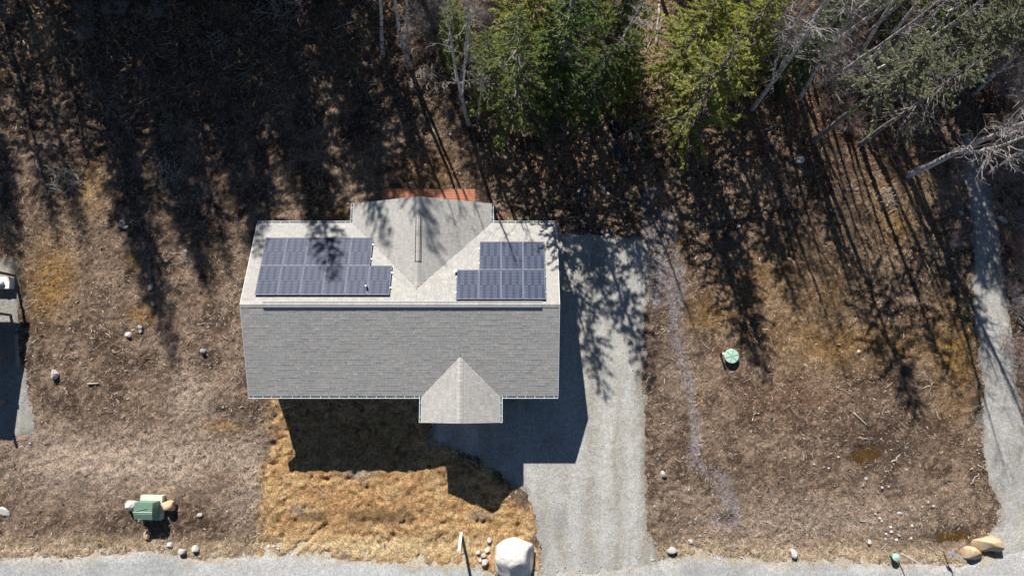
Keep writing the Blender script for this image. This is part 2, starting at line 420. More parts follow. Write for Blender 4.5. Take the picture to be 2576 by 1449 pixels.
# gravel sheets: each dips below the earth at its border, so the edge is ragged
def sheet(name, P, step, lift, colf, label, mats='gravel', crown=0):
    x0, y0 = P.min(0) - .5; x1, y1 = P.max(0) + .5
    x0, x1 = max(x0, -42), min(x1, 42); y0, y1 = max(y0, -22), min(y1, 28)
    xs = np.arange(x0, x1, step); ys = np.arange(y0, y1, step)
    X, Y = np.meshgrid(xs, ys)
    sd = sdist(P, X, Y)
    n = fbm(X, Y, 5, 3, 300) - .5
    n0 = fbm(X, Y, .9, 3, 301) - .5
    Z = base_h(X, Y) - .03 + np.clip((sd + n0 * .5) * .16, -.10, lift) + n * .018 + .05 * crown * n0
    V, F = grid_mesh(xs, ys, Z)
    keep = (sd.ravel() > -.55)
    F = F[keep[F].all(1)]
    used = np.unique(F); re = np.full(len(V), -1); re[used] = np.arange(len(used))
    C = colf(X, Y, sd).reshape(-1, 3)
    return tag(MB().add(V[used], re[F], C[used]).build(name, mats, smooth=True), label, kind='structure')
def grav_c(base, warm, wheels=()):
    def f(X, Y, sd):
        n1 = fbm(X, Y, .5, 3, 401); n2 = fbm(X, Y, 2.2, 4, 402); n3 = fbm(X, Y, 6, 2, 403)
        C = np.tile(np.array(base), X.shape + (1,))
        C = mixc(C, np.array(base) * .80, ss(.45, .7, n1) * .8)
        C = mixc(C, warm, ss(.5, .75, n2) * .5)
        # tyre-polished pale fines in streaks along Y
        tr = fbm(X * 1.7 + 1.2 * n1 + .05 * Y, Y * .12, 1, 4, 404, .6)
        C = mixc(C, np.array(base) * 1.17, ss(.45, .75, tr) * .9)
        if wheels:
            fade = ss(6, -3, Y) * (.5 + .8 * n1)
            for xc, sl_ in wheels:
                dd_ = X - (xc + sl_ * (Y + 6)) + .35 * (n1 - .5)
                C = mixc(C, np.array(base) * 1.20, np.exp(-(dd_ / .26) ** 2) * fade * .75)
                C = mixc(C, np.array(warm) * .86, np.exp(-((dd_ - .8) / .22) ** 2) * fade * .55)
        C = mixc(C, (.20, .16, .12), (1 - ss(.0, .5, sd + (n2 - .5) * .8)) * .6)
        return np.clip(C * (.84 + .32 * n3[..., None]), 0, 1)
    return f
def road_c(X, Y, sd):
    n1 = fbm(X, Y, .5, 3, 411); n2 = fbm(X, Y, 2.2, 4, 412); n3 = fbm(X, Y, 7, 2, 413)
    C = np.tile(np.array((.425, .425, .41)), X.shape + (1,))
    C = mixc(C, (.335, .34, .335), ss(.45, .7, n1) * .8)
    tr = fbm(X * .12, Y * 3.0, 1, 3, 414)
    C = mixc(C, (.46, .47, .465), ss(.48, .68, tr) * .8)
    C = mixc(C, (.36, .29, .20), (1 - ss(.0, .6, sd + (n2 - .5) * 1.0)) * .7)
    return np.clip(C * (.88 + .24 * n3[..., None]), 0, 1)
sheet('driveway', DRIVE, .12, .05, grav_c((.362, .357, .335), (.33, .295, .235), ((3.5, .02), (5.1, .02), (6.6, -.01))), 'pale grey gravel driveway beside the house')
sheet('road', ROAD, .14, .075, road_c, 'pale grey gravel road along the lots')
sheet('side_track', SIDE, .13, .055, grav_c((.36, .352, .333), (.32, .285, .225)), 'grey gravel track along the thicket')
sheet('gravel_yard', NGRAV, .13, .05, grav_c((.31, .305, .285), (.28, .26, .18)), 'grey gravel beside the neighbouring porch')

def water(name, P, z, m, label):
    c = P.mean(0); P = c + (P - c) * 1.35
    V = [(x, y, z) for x, y in P] + [(c[0], c[1], z)]
    n = len(P)
    return tag(MB().add(V, np.array([(i, (i + 1) % n, n) for i in range(n)])).build(name, m), label, kind='structure')
for P, lb in zip(PUD, ('shallow rust brown puddle in the mud', 'rust brown puddle beside the tan boulders')):
    cx, cy = P.mean(0)
    water('puddle', P, float(base_h(np.array([cx]), np.array([cy]))[0]) - .105, 'water', lb)
cx, cy = STREAM.mean(0)
water('stream', STREAM, float(base_h(np.array([cx]), np.array([cy]))[0]) - .105, 'dark_water', 'dark pool of still water at the forest edge')

# ------------------------------------------------------------------ the house
XL, XR, YT, YB, HE, HR = -13.79, 2.41, 8.54, -0.70, 3.07, 4.87
YR = (YT + YB) / 2
TP = (HR - HE) / ((YT - YB) / 2)           # roof slope (rise / run), shared by the gables
PAD_Z = 0.2
# rear gable
rg0, rg1 = at(889, 512, HE)[0], at(1236, 512, HE)[0]
RGY = at(1062, 512, HE)[1]
RGC, RGW = (rg0 + rg1) / 2, (rg1 - rg0) / 2
# front gable
fg0, fg1 = at(1060, 1063, HE)[0], at(1258, 1063, HE)[0]
FGY = at(1158, 1063, HE)[1]
FGC, FGW = (fg0 + fg1) / 2, (fg1 - fg0) / 2
house = thing('house', ((XL + XR) / 2, YR, PAD_Z), 'single storey house with grey shingle gable roof and solar arrays', 'house')
HL = Vector(house.location)
def hpart(name, mb, mats, parent=None, smooth=False):
    """build a part given in world coordinates, stored in the house's frame"""
    for i in range(len(mb.V)): mb.V[i] = mb.V[i] - np.array(HL)
    return mb.build(name, mats, parent or house, smooth)

# walls (overhang .45)
OV = .45
def gable_prism(mb, c, hw, a0, a1, z0, ze, zr, axis):
    prof = [(-hw, z0), (hw, z0), (hw, ze), (0, zr), (-hw, ze)]
    V = []
    for a in (a0, a1):
        for u, z in prof:
            V.append((a, c + u, z) if axis == 'x' else (c + u, a, z))
    F = [(0, 1, 2, 3, 4), (9, 8, 7, 6, 5)] + [(i, i + 5, (i + 1) % 5 + 5, (i + 1) % 5) for i in range(5)]
    mb.add(V, F)
wb = MB()
gable_prism(wb, YR, (YT - YB) / 2 - OV, XL + .35, XR - .35, -.6, HE + .02, HE + .02 + TP * ((YT - YB) / 2 - OV), 'x')
gable_prism(wb, RGC, RGW - OV, YR, RGY - .4, -.6, HE + .01, HE + .01 + TP * (RGW - OV), 'y')
gable_prism(wb, FGC, FGW - OV, FGY + .4, YR, -.6, HE + .01, HE + .01 + TP * (FGW - OV), 'y')
wall = hpart('wall', wb, 'siding')
# siding boards, windows and doors (under the eaves)
def opening(name, cx, y, z0, wd, ht, axis='y', sgn=-1):
    f = MB(); gl = MB()
    def bx(mb, u, z, su, sz, d0, dep):
        if axis == 'y': mb.box((cx + u, y + sgn * (d0 + dep / 2), z), (su, dep, sz))
        else: mb.box((y + sgn * (d0 + dep / 2), cx + u, z), (dep, su, sz))
    fr = .08
    for u in (-wd / 2 - fr / 2, wd / 2 + fr / 2): bx(f, u, z0 + ht / 2, fr, ht + 2 * fr, 0, .05)
    for z in (z0 - fr / 2, z0 + ht + fr / 2): bx(f, 0, z, wd, fr, 0, .048)
    bx(gl, 0, z0 + ht / 2, wd, ht, 0, .02)
    return f, gl
fy_ = YB + OV; ry_ = YT - OV
for cx, y, sg, z0, wd, ht in ((-11.2, fy_, -1, 1.1, 1.5, 1.2), (-8.0, fy_, -1, 1.1, 1.5, 1.2), (-11.6, ry_, 1, 1.1, 1.2, 1.2), (RGC - 1.9, RGY - .4, 1, .9, 1.4, 1.5), (RGC + 1.9, RGY - .4, 1, .9, 1.4, 1.5), (0.6, ry_, 1, 1.2, .9, .9)):
    f, gl = opening('window', cx, y, z0, wd, ht, 'y', sg)
    wo = hpart('window', gl, 'glass'); fo_ = hpart('frame', f, 'white', wo)
f, gl = opening('door', -5.6, fy_, PAD_Z, .95, 2.05)
dr = hpart('door', gl, 'white'); hpart('frame', f, 'dark', dr)
f, gl = opening('garage_door', FGC, FGY + .4, PAD_Z, 3.0, 2.2)
gd = hpart('garage_door', gl, 'white'); hpart('frame', f, 'white', gd)
f, gl = opening('patio_door', RGC, RGY - .4, .62, 1.8, 2.05, 'y', 1)
pd = hpart('patio_door', gl, 'glass'); hpart('frame', f, 'white', pd)

# roof decks (slabs)
def slab(mb, P, th=.16):
    P = np.array(P, float)
    n = len(P)
    V = np.concatenate([P, P - np.array([0, 0, th])])
    mb.add(V, [tuple(range(n)), tuple(range(2 * n - 1, n - 1, -1))] + [(i, i + n, (i + 1) % n + n, (i + 1) % n) for i in range(n)])
e = .004
rb = MB()
D = -.012                                         # the deck lies just under the shingles
def zmain(y): return HE + TP * (y - YB if y <= YR else YT - y)
slab(rb, [(XL + .02, YB + .03, HE + D), (XR - .02, YB + .03, HE + D), (XR - .02, YR, HR + D), (XL + .02, YR, HR + D)])
slab(rb, [(XL + .02, YR, HR + D), (XR - .02, YR, HR + D), (XR - .02, YT - .03, HE + D), (XL + .02, YT - .03, HE + D)])
RGR = HE + TP * RGW; FGR = HE + TP * FGW
RGM = YT - RGW; FGM = YB + FGW                    # where the gable ridges run into the main slopes
slab(rb, [(RGC - RGW + .03, YT - .3, HE + D), (RGC - RGW + .03, RGY - .02, HE + D), (RGC, RGY - .02, RGR + D), (RGC, RGM + .02, RGR + D)][::-1])
slab(rb, [(RGC + RGW - .03, YT - .3, HE + D), (RGC + RGW - .03, RGY - .02, HE + D), (RGC, RGY - .02, RGR + D - .002), (RGC, RGM + .02, RGR + D - .002)])
slab(rb, [(FGC - FGW + .03, FGY + .02, HE + D), (FGC - FGW + .03, YB + .3, HE + D), (FGC, FGM - .02, FGR + D), (FGC, FGY + .02, FGR + D)][::-1])
slab(rb, [(FGC + FGW - .03, FGY + .02, HE + D), (FGC + FGW - .03, YB + .3, HE + D), (FGC, FGM - .02, FGR + D - .002), (FGC, FGY + .02, FGR + D - .002)])
roof = hpart('roof', rb, 'dark')
# fascia and rake boards
for yf in (YT - .02, YB + .02): hpart('fascia', MB().box(((XL + XR) / 2, yf, HE - .13), (XR - XL - .1, .03, .2)), 'white')

# shingles: every tab a wedge with its own butt edge and tone
PAL = np.array([(.345, .340, .330), (.325, .323, .318), (.365, .355, .338), (.30, .30, .302), (.39, .375, .352), (.335, .318, .30), (.315, .32, .327)])
PAL = (PAL - PAL.mean(0)) * 1.1 + PAL.mean(0) * np.array((1.23, 1.21, 1.17))
PIECES = []
def shingle_slope(O, U, S, N, smax, ival, seed):
    rr = random.Random(seed)
    O, U, S, N = [np.array(v, float) for v in (O, U, S, N)]
    ex = .143; k = 0; tcur = .005
    while k * ex < smax - .01:
        s0 = k * ex; s1 = min((k + 1) * ex + .003, smax)
        for (a0, b0), (a1, b1) in zip(ival(s0), ival(min((k + 1) * ex, smax))):
            lo, hi = min(a0, a1), max(b0, b1)
            u = lo - rr.uniform(0, .25)
            while u < hi:
                wd = rr.choice((.11, .16, .2, .25, .3))
                c0, d0 = max(u, a0), min(u + wd, b0); c1, d1 = max(u, a1), min(u + wd, b1)
                u += wd
                if d0 - c0 < .004 and d1 - c1 < .004: continue
                if d0 < c0: c0 = d0 = (c0 + d0) / 2
                if d1 < c1: c1 = d1 = (c1 + d1) / 2
                tcur = rr.choice((.003, .004, .005, .007, .009)) if rr.random() < .5 else tcur; t = tcur; g_ = .003
                P = lambda uu, s, h: O + U * uu + S * s + N * h
                V = np.array([P(c0 + g_, s0, t), P(d0 - g_, s0, t), P(d1 - g_, s1, t * .4), P(c1 + g_, s1, t * .4), P(c0 + g_, s0, -.008), P(d0 - g_, s0, -.008), P(d1 - g_, s1, -.009), P(c1 + g_, s1, -.009)])
                ci = PAL[min(int(abs(rr.gauss(0, 1.9))), 6)] * rr.uniform(.94, 1.06)
                PIECES.append((V, ci))
        k += 1
SF = np.array([(0, 1, 2, 3), (4, 5, 1, 0), (1, 5, 6, 2), (4, 0, 3, 7)])
sl = math.hypot(1, TP); cs = 1 / sl; sn = TP / sl
hd = (YT - YB) / 2 * sl
def iv_front(s):
    run = s * cs; wv = max(0, FGW - run)
    c = FGC - XL
    return [(0, c - wv), (c + wv, XR - XL)]
def iv_rear(s):
    run = s * cs; wv = max(0, RGW - run)
    c = RGC - XL
    return [(0, c - wv), (c + wv, XR - XL)]
shingle_slope((XL, YB, HE), (1, 0, 0), (0, cs, sn), (0, -sn, cs), hd, iv_front, 1)
shingle_slope((XL, YT, HE), (1, 0, 0), (0, -cs, sn), (0, sn, cs), hd, iv_rear, 2)
def iv_g(length, hw_):
    # u measured from the free gable end towards the main roof; the valley runs back as the slope rises
    return lambda s: [(0, length + s * cs)]
shingle_slope((RGC - RGW, RGY, HE), (0, -1, 0), (cs, 0, sn), (-sn, 0, cs), RGW * sl, iv_g(RGY - YT, RGW), 3)
shingle_slope((RGC + RGW, RGY, HE), (0, -1, 0), (-cs, 0, sn), (sn, 0, cs), RGW * sl, iv_g(RGY - YT, RGW), 4)
shingle_slope((FGC - FGW, FGY, HE), (0, 1, 0), (cs, 0, sn), (-sn, 0, cs), FGW * sl, iv_g(YB - FGY, FGW), 5)
shingle_slope((FGC + FGW, FGY, HE), (0, 1, 0), (-cs, 0, sn), (sn, 0, cs), FGW * sl, iv_g(YB - FGY, FGW), 6)
# the 300 that show largest: widest tabs nearest the camera on the front slope
cen = np.array([p[0][:4].mean(0) for p in PIECES]); ar = np.array([np.linalg.norm(np.cross(p[0][1] - p[0][0], p[0][3] - p[0][0])) for p in PIECES])
score = np.linalg.norm(cen - np.array([0, 0, CAM_H]), axis=1) - 60 * ar + np.where(cen[:, 2] > HR - .1, 9, 0)
order = np.argsort(score)
rest = MB()
for k_, i in enumerate(order):
    V, ci = PIECES[i]
    Fq = SF if np.dot(np.cross(V[1] - V[0], V[3] - V[0]), (0, 0, 1)) > 0 else SF[:, ::-1]
    if k_ < 300:
        c = V[:4].mean(0)
        o = MB().add(V - c, Fq, ci).build('shingle', 'shingle', roof)
        o.location = Vector(c) - HL
    else:
        rest.add(V, Fq, ci)
so = hpart('shingle_field', rest, 'shingle', roof); so['kind'] = 'stuff'

# ridge caps: raised vent along the main ridge and rear ridge, plain caps elsewhere
def cap_run(A, B, side, h0, halfw, name='ridge_cap', tonebase=.0):
    A, B = np.array(A, float), np.array(B, float)
    L_ = np.linalg.norm(B - A); T_ = (B - A) / L_
    sv = np.array(side, float)
    n = int(L_ / .2)
    for i in range(n):
        a = A + T_ * (L_ * i / n); b = A + T_ * (L_ * (i + 1.06) / n if i < n - 1 else L_)
        t0, t1 = h0 + .010, h0 + .002
        z = np.array([0, 0, 1.0])
        V = []
        for p, t in ((a, t0), (b, t1)):
            V += [p - sv * halfw - z * (halfw * TP - t), p + z * t, p + sv * halfw - z * (halfw * TP - t), p - sv * halfw - z * (halfw * TP + .012), p + sv * halfw - z * (halfw * TP + .012)]
        Fs = [(0, 1, 6, 5), (1, 2, 7, 6), (0, 3, 4, 2, 1), (0, 5, 8, 3), (2, 4, 9, 7)]
        ci = PAL[rnd.choice((0, 1, 2, 4, 5))] * rnd.uniform(.96, 1.08)
        c = (a + b) / 2
        o = MB().add(np.array(V) - c, Fs, ci).build(name, 'shingle', roof)
        o.location = Vector(c) - HL
x0v, x1v = at(660, 770, HR)[0], at(1363, 770, HR)[0]
cap_run((XL + .01, YR, HR + .012), (x0v, YR, HR + .012), (0, 1, 0), .0, .15)
cap_run((x0v, YR, HR + .012), (x1v, YR, HR + .012), (0, 1, 0), .030, .17)
cap_run((x1v, YR, HR + .012), (XR - .01, YR, HR + .012), (0, 1, 0), .0, .15)
yv0, yv1 = at(1057, 543, RGR)[1], at(1057, 657, RGR)[1]
cap_run((RGC, RGY - .01, RGR + .012), (RGC, yv0, RGR + .012), (1, 0, 0), 0, .15)
cap_run((RGC, yv0, RGR + .012), (RGC, yv1, RGR + .012), (1, 0, 0), .045, .17)
cap_run((RGC, yv1, RGR + .012), (RGC, RGM + .12, RGR + .012), (1, 0, 0), 0, .15)
cap_run((FGC, FGY + .01, FGR + .012), (FGC, FGM - .1, FGR + .012), (1, 0, 0), 0, .15)
# vent cores (dark slot that the raised caps sit on)
vb = MB(); vb.box(((x0v + x1v) / 2, YR, HR + .012), (x1v - x0v - .02, .28, .02)); hpart('ridge_vent', vb, 'alu', roof)
vb = MB(); vb.box((RGC, (yv0 + yv1) / 2, RGR + .01), (.28, yv0 - yv1 - .02, .03)); hpart('ridge_vent', vb, 'dark', roof)

# gutters with hanger straps
def gutter(A, B, out):
    A, B, out = np.array(A, float), np.array(B, float), np.array(out, float)
    T_ = (B - A); L_ = np.linalg.norm(T_); T_ /= L_
    z = np.array([0, 0, 1.0])
    mb = MB()
    def bar(o0, o1, z0, z1, mi):
        V = []
        for p in (A, B):
            for o_, zz in ((o0, z0), (o1, z0), (o1, z1), (o0, z1)): V.append(p + out * o_ + z * zz)
        mb.add(V, [(0, 1, 2, 3), (7, 6, 5, 4), (0, 4, 5, 1), (1, 5, 6, 2), (2, 6, 7, 3), (3, 7, 4, 0)], mi=mi)
    bar(.100, .125, -.10, .012, 0)         # outer lip
    bar(-.01, .02, -.10, -.012, 0)         # back
    bar(.021, .099, -.10, -.078, 1)        # trough floor
    for p, q in ((A, A + T_ * .012), (B - T_ * .012, B)):
        mb.box((p + q) / 2 + out * .06 - z * .04, (np.abs(T_) * .012 + np.abs(out) * .079 + z * .075), mi=0)
    g_ = hpart('gutter', mb, ['white', 'gutter_in'])
    n = max(2, int(L_ / .48))
    bm_ = MB(); sz = np.abs(T_) * .022 + np.abs(out) * .10 + z * .012
    bm_.box((0, 0, 0), sz)
    me = bm_.mesh('hanger_strap', 'white')
    for i in range(n):
        p = A + T_ * (L_ * (i + .5) / n + rnd.uniform(-.05, .05)) + out * .055 + z * .004
        link('hanger_strap', me, g_, Vector(p) - HL)
gz_ = HE - .005
gutter((XL, YT, gz_), (RGC - RGW - .13, YT, gz_), (0, 1, 0))
gutter((RGC + RGW + .13, YT, gz_), (XR, YT, gz_), (0, 1, 0))
gutter((RGC - RGW, YT + .01, gz_), (RGC - RGW, RGY, gz_), (-1, 0, 0))
gutter((RGC + RGW, YT + .01, gz_), (RGC + RGW, RGY, gz_), (1, 0, 0))
gutter((XL, YB, gz_), (FGC - FGW - .13, YB, gz_), (0, -1, 0))
gutter((FGC + FGW + .13, YB, gz_), (XR, YB, gz_), (0, -1, 0))
gutter((FGC - FGW, YB - .01, gz_), (FGC - FGW, FGY, gz_), (-1, 0, 0))
gutter((FGC + FGW, YB - .01, gz_), (FGC + FGW, FGY, gz_), (1, 0, 0))
# rake edge metal
for x in (XL - .012, XR + .012):
    mb = MB()
    for ya, yb in ((YB, YR), (YT, YR)):
        V = []
        for y, z in ((ya, HE), (yb, HR)):
            for dx in (-.012, .012):
                for dz in (-.19, .012): V.append((x + dx, y, z + dz))
        mb.add(V, [(0, 1, 3, 2), (4, 6, 7, 5), (0, 4, 5, 1), (2, 3, 7, 6), (1, 5, 7, 3), (0, 2, 6, 4)])
    hpart('rake_trim', mb, 'white')
# vent pipes
def pipe_vent(px, py, zoff, r, h):
    x, y = at(px, py, zoff)
    z = zmain(y)
    mb = MB(); mb.tube([(x, y, z - .1), (x, y, z + h)], r, 12)
    mb.tube([(x, y, z + .005), (x, y, z + .05)], [r * 2.1, r * 1.1], 12)
    hpart('vent_pipe', mb, 'white', smooth=False)
pipe_vent(1147, 685, 4.1, .07, .3)
pipe_vent(925, 722, 4.4, .05, .42)

# ------------------------------------------------------------------ solar arrays
PW, PL, PT = 1.134, 1.722, .035
def panel_mesh():
    fr = MB()
    for sx in (-1, 1): fr.box((sx * (PW / 2 - .006), 0, 0), (.012, PL, PT))
    for sy in (-1, 1): fr.box((0, sy * (PL / 2 - .006), 0), (PW - .024, .012, PT))
    bs = MB().box((0, 0, .004), (PW - .025, PL - .025, .012))
    ce = MB(); rr = random.Random(5)
    nx, ny = 6, 18
    cw, ch = (PW - .06) / nx, (PL - .07) / ny
    for i in range(nx):
        for j in range(ny):
            x = -PW / 2 + .03 + cw * (i + .5); y = -PL / 2 + .035 + ch * (j + .5)
            t = rr.uniform(.85, 1.15)
            # gaps widened in alternate strings to imitate the bright dashes of reflected light
            gap = .015 if (i + (j // 9)) % 2 == 0 else .003
            hx, hy = cw / 2 - .0015, ch / 2
            V = [(x - hx, y - hy + gap, .0135), (x + hx, y - hy + gap, .0135), (x + hx, y + hy, .0135), (x - hx, y + hy, .0135)]
            ce.add(V, np.array([(0, 1, 2, 3)]), np.array((.024, .036, .080)) * t)
    return fr.mesh('frame', 'panel_frame'), bs.mesh('backsheet', 'backsheet'), ce.mesh('cells', 'cell')
pf, pb, pc = panel_mesh()
def array(name, spots, ox, top_px, label, rails):
    """spots: (column, row) with row 0 next to the eave; top_px gives the eave-side left corner"""
    x0, y0 = top_px
    root = thing(name, (x0, y0, zmain(y0) + .12), label, 'solar array')
    root.rotation_euler = (-math.atan(TP), 0, 0)
    for c, r in spots:
        p = bpy.data.objects.new('solar_panel', pf); col.objects.link(p); p.parent = root
        p.location = ((c + .5) * (PW + .012) + ox, -(r + .5) * (PL + .014), 0)
        b = link('backsheet', pb, p); k = link('cells', pc, p)
    for (a, b_, s) in rails:
        mb = MB().box(((a + b_) / 2, s, -.055), (b_ - a, .045, .05))
        for xx in np.arange(a + .2, b_, 1.3): mb.box((xx, s - .03, -.085), (.06, .09, .06))
        mb.build('rail', 'alu', root)
    return root
zt = 3.7
xa, ya = at(669, 598, 3.55)
W5 = 5 * (PW + .012)
rr1 = PL + .014
array('solar_array', [(c, r) for c in range(5) for r in range(2)] + [(5, 1)], 0, (xa, ya), 'wide dark solar array of eleven panels on the rear slope', [(.02, W5 + .03, -.4), (.02, W5 + .03, -1.3), (.02, W5 + 1.19, -rr1 - .4), (.02, W5 + 1.19, -rr1 - 1.3)])
xa, ya = at(1207, 609, 3.55)
array('solar_array', [(c, 0) for c in range(3)] + [(c, 1) for c in range(-1, 3)], 0, (xa, ya), 'smaller dark solar array of seven panels in a stepped block', [(-.03, 3.47, -.4), (-.03, 3.47, -1.3), (-1.17, 3.47, -rr1 - .4), (-1.17, 3.47, -rr1 - 1.3)])

# ------------------------------------------------------------------ deck behind the house
dx0, dx1 = at(962, 476, .6)[0], at(1195, 476, .6)[0]
dy1 = at(1080, 476, .6)[1]; dy0 = RGY - .38
deck = thing('deck', ((dx0 + dx1) / 2, (dy0 + dy1) / 2, gz1((dx0 + dx1) / 2, dy1)), 'low red cedar deck behind the rear gable', 'deck')
DL = Vector(deck.location)
nb = int((dy1 - dy0) / .146)
bm_ = MB().box((0, 0, 0), (dx1 - dx0, .126, .035)); bme = bm_.mesh('plank', 'deck')
for i in range(nb):
    link('plank', bme, deck, Vector(((dx0 + dx1) / 2 + rnd.uniform(-.006, .006), dy1 - .07 - i * .146, .6 + rnd.uniform(-.002, .002))) - DL)
mb = MB()
for x in np.linspace(dx0 + .06, dx1 - .06, 6): mb.box(np.array((x, (dy0 + dy1) / 2, .49)) - np.array(DL), (.05, dy1 - dy0 - .1, .16))
mb.build('joist', 'dark', deck)
for x in (dx0 + .2, dx1 - .2):
    zg = gz1(x, dy1 - .2)
    MB().box(np.array((x, dy1 - .2, (zg - .1 + .41) / 2)) - np.array(DL), (.12, .12, .41 - zg + .1)).build('leg', 'deck', deck)

# ------------------------------------------------------------------ neighbouring porch (mostly beyond the left of the lot)
nx_, ny_ = at(33, 693)
nh = thing('neighbouring_house', (-34.5, 3.3, -.1), 'neighbouring house at the lot edge with brown porch posts', 'house')
NL = np.array(nh.location)
def npart(name, mb, m):
    for i in range(len(mb.V)): mb.V[i] = mb.V[i] - NL
    return mb.build(name, m, nh)
vx = nx_ - .05
rb2 = MB()
slab(rb2, [(-42, 7.1, 2.85), (-42, -.4, 2.05), (vx, -.4, 2.05), (vx, 7.1, 2.85)], .14)
npart('porch_roof', rb2, 'dark')
wb2 = MB(); gable_prism(wb2, 3.4, 4.2, -46, -32.5, -.5, 3.6, 4.4, 'x'); npart('wall', wb2, 'siding')
slb = MB(); slab(slb, [(-46, -1.2, 3.5), (-32, -1.2, 3.5), (-32, 3.4, 5.1), (-46, 3.4, 5.1)]); slab(slb, [(-46, 3.4, 5.1), (-32, 3.4, 5.1), (-32, 8.0, 3.5), (-46, 8.0, 3.5)]); npart('roof', slb, 'dark')
for px, py in ((33, 693), (22, 792), (14, 900), (12, 1010)):
    x, y = at(px, py); zg = gz1(x, y)
    ztop = 2.05 + (y + .4) / 7.5 * .8 - .145
    npart('post', MB().box((x, y, (zg - .05 + ztop) / 2), (.13, .13, ztop - zg + .05)), 'brown_post')
# white utility box on the gravel
x, y = at(8, 713)
ub = thing('utility_box', (x, y, gz1(x, y)), 'white utility box with round cap beside the porch post', 'utility box')
MB().box((0, 0, .22), (1.1, .62, .46)).build('cabinet', 'white', ub)
MB().box((0, 0, .47), (1.16, .68, .04)).build('lid', 'white', ub)
mb = MB(); mb.tube([(.12, 0, .49), (.12, 0, .66)], .16, 20); mb.tube([(.12, 0, .66), (.12, 0, .70)], [.18, .12], 20); mb.build('round_cap', 'white', ub)
xa_, ya_ = at(37, 841); xb_, yb_ = at(41, 920)
za_ = max(gz1(xa_, ya_), gz1(xb_, yb_)) + .06
mb = MB().box((0, 0, 0), (.16, math.hypot(xb_ - xa_, yb_ - ya_), .14), rz=math.atan2(yb_ - ya_, xb_ - xa_) - math.pi / 2)
o = tag(mb.build('timber_edging', 'wood_grey'), 'pale squared timber lying in the porch shadow', 'timber'); o.location = ((xa_ + xb_) / 2, (ya_ + yb_) / 2, za_)

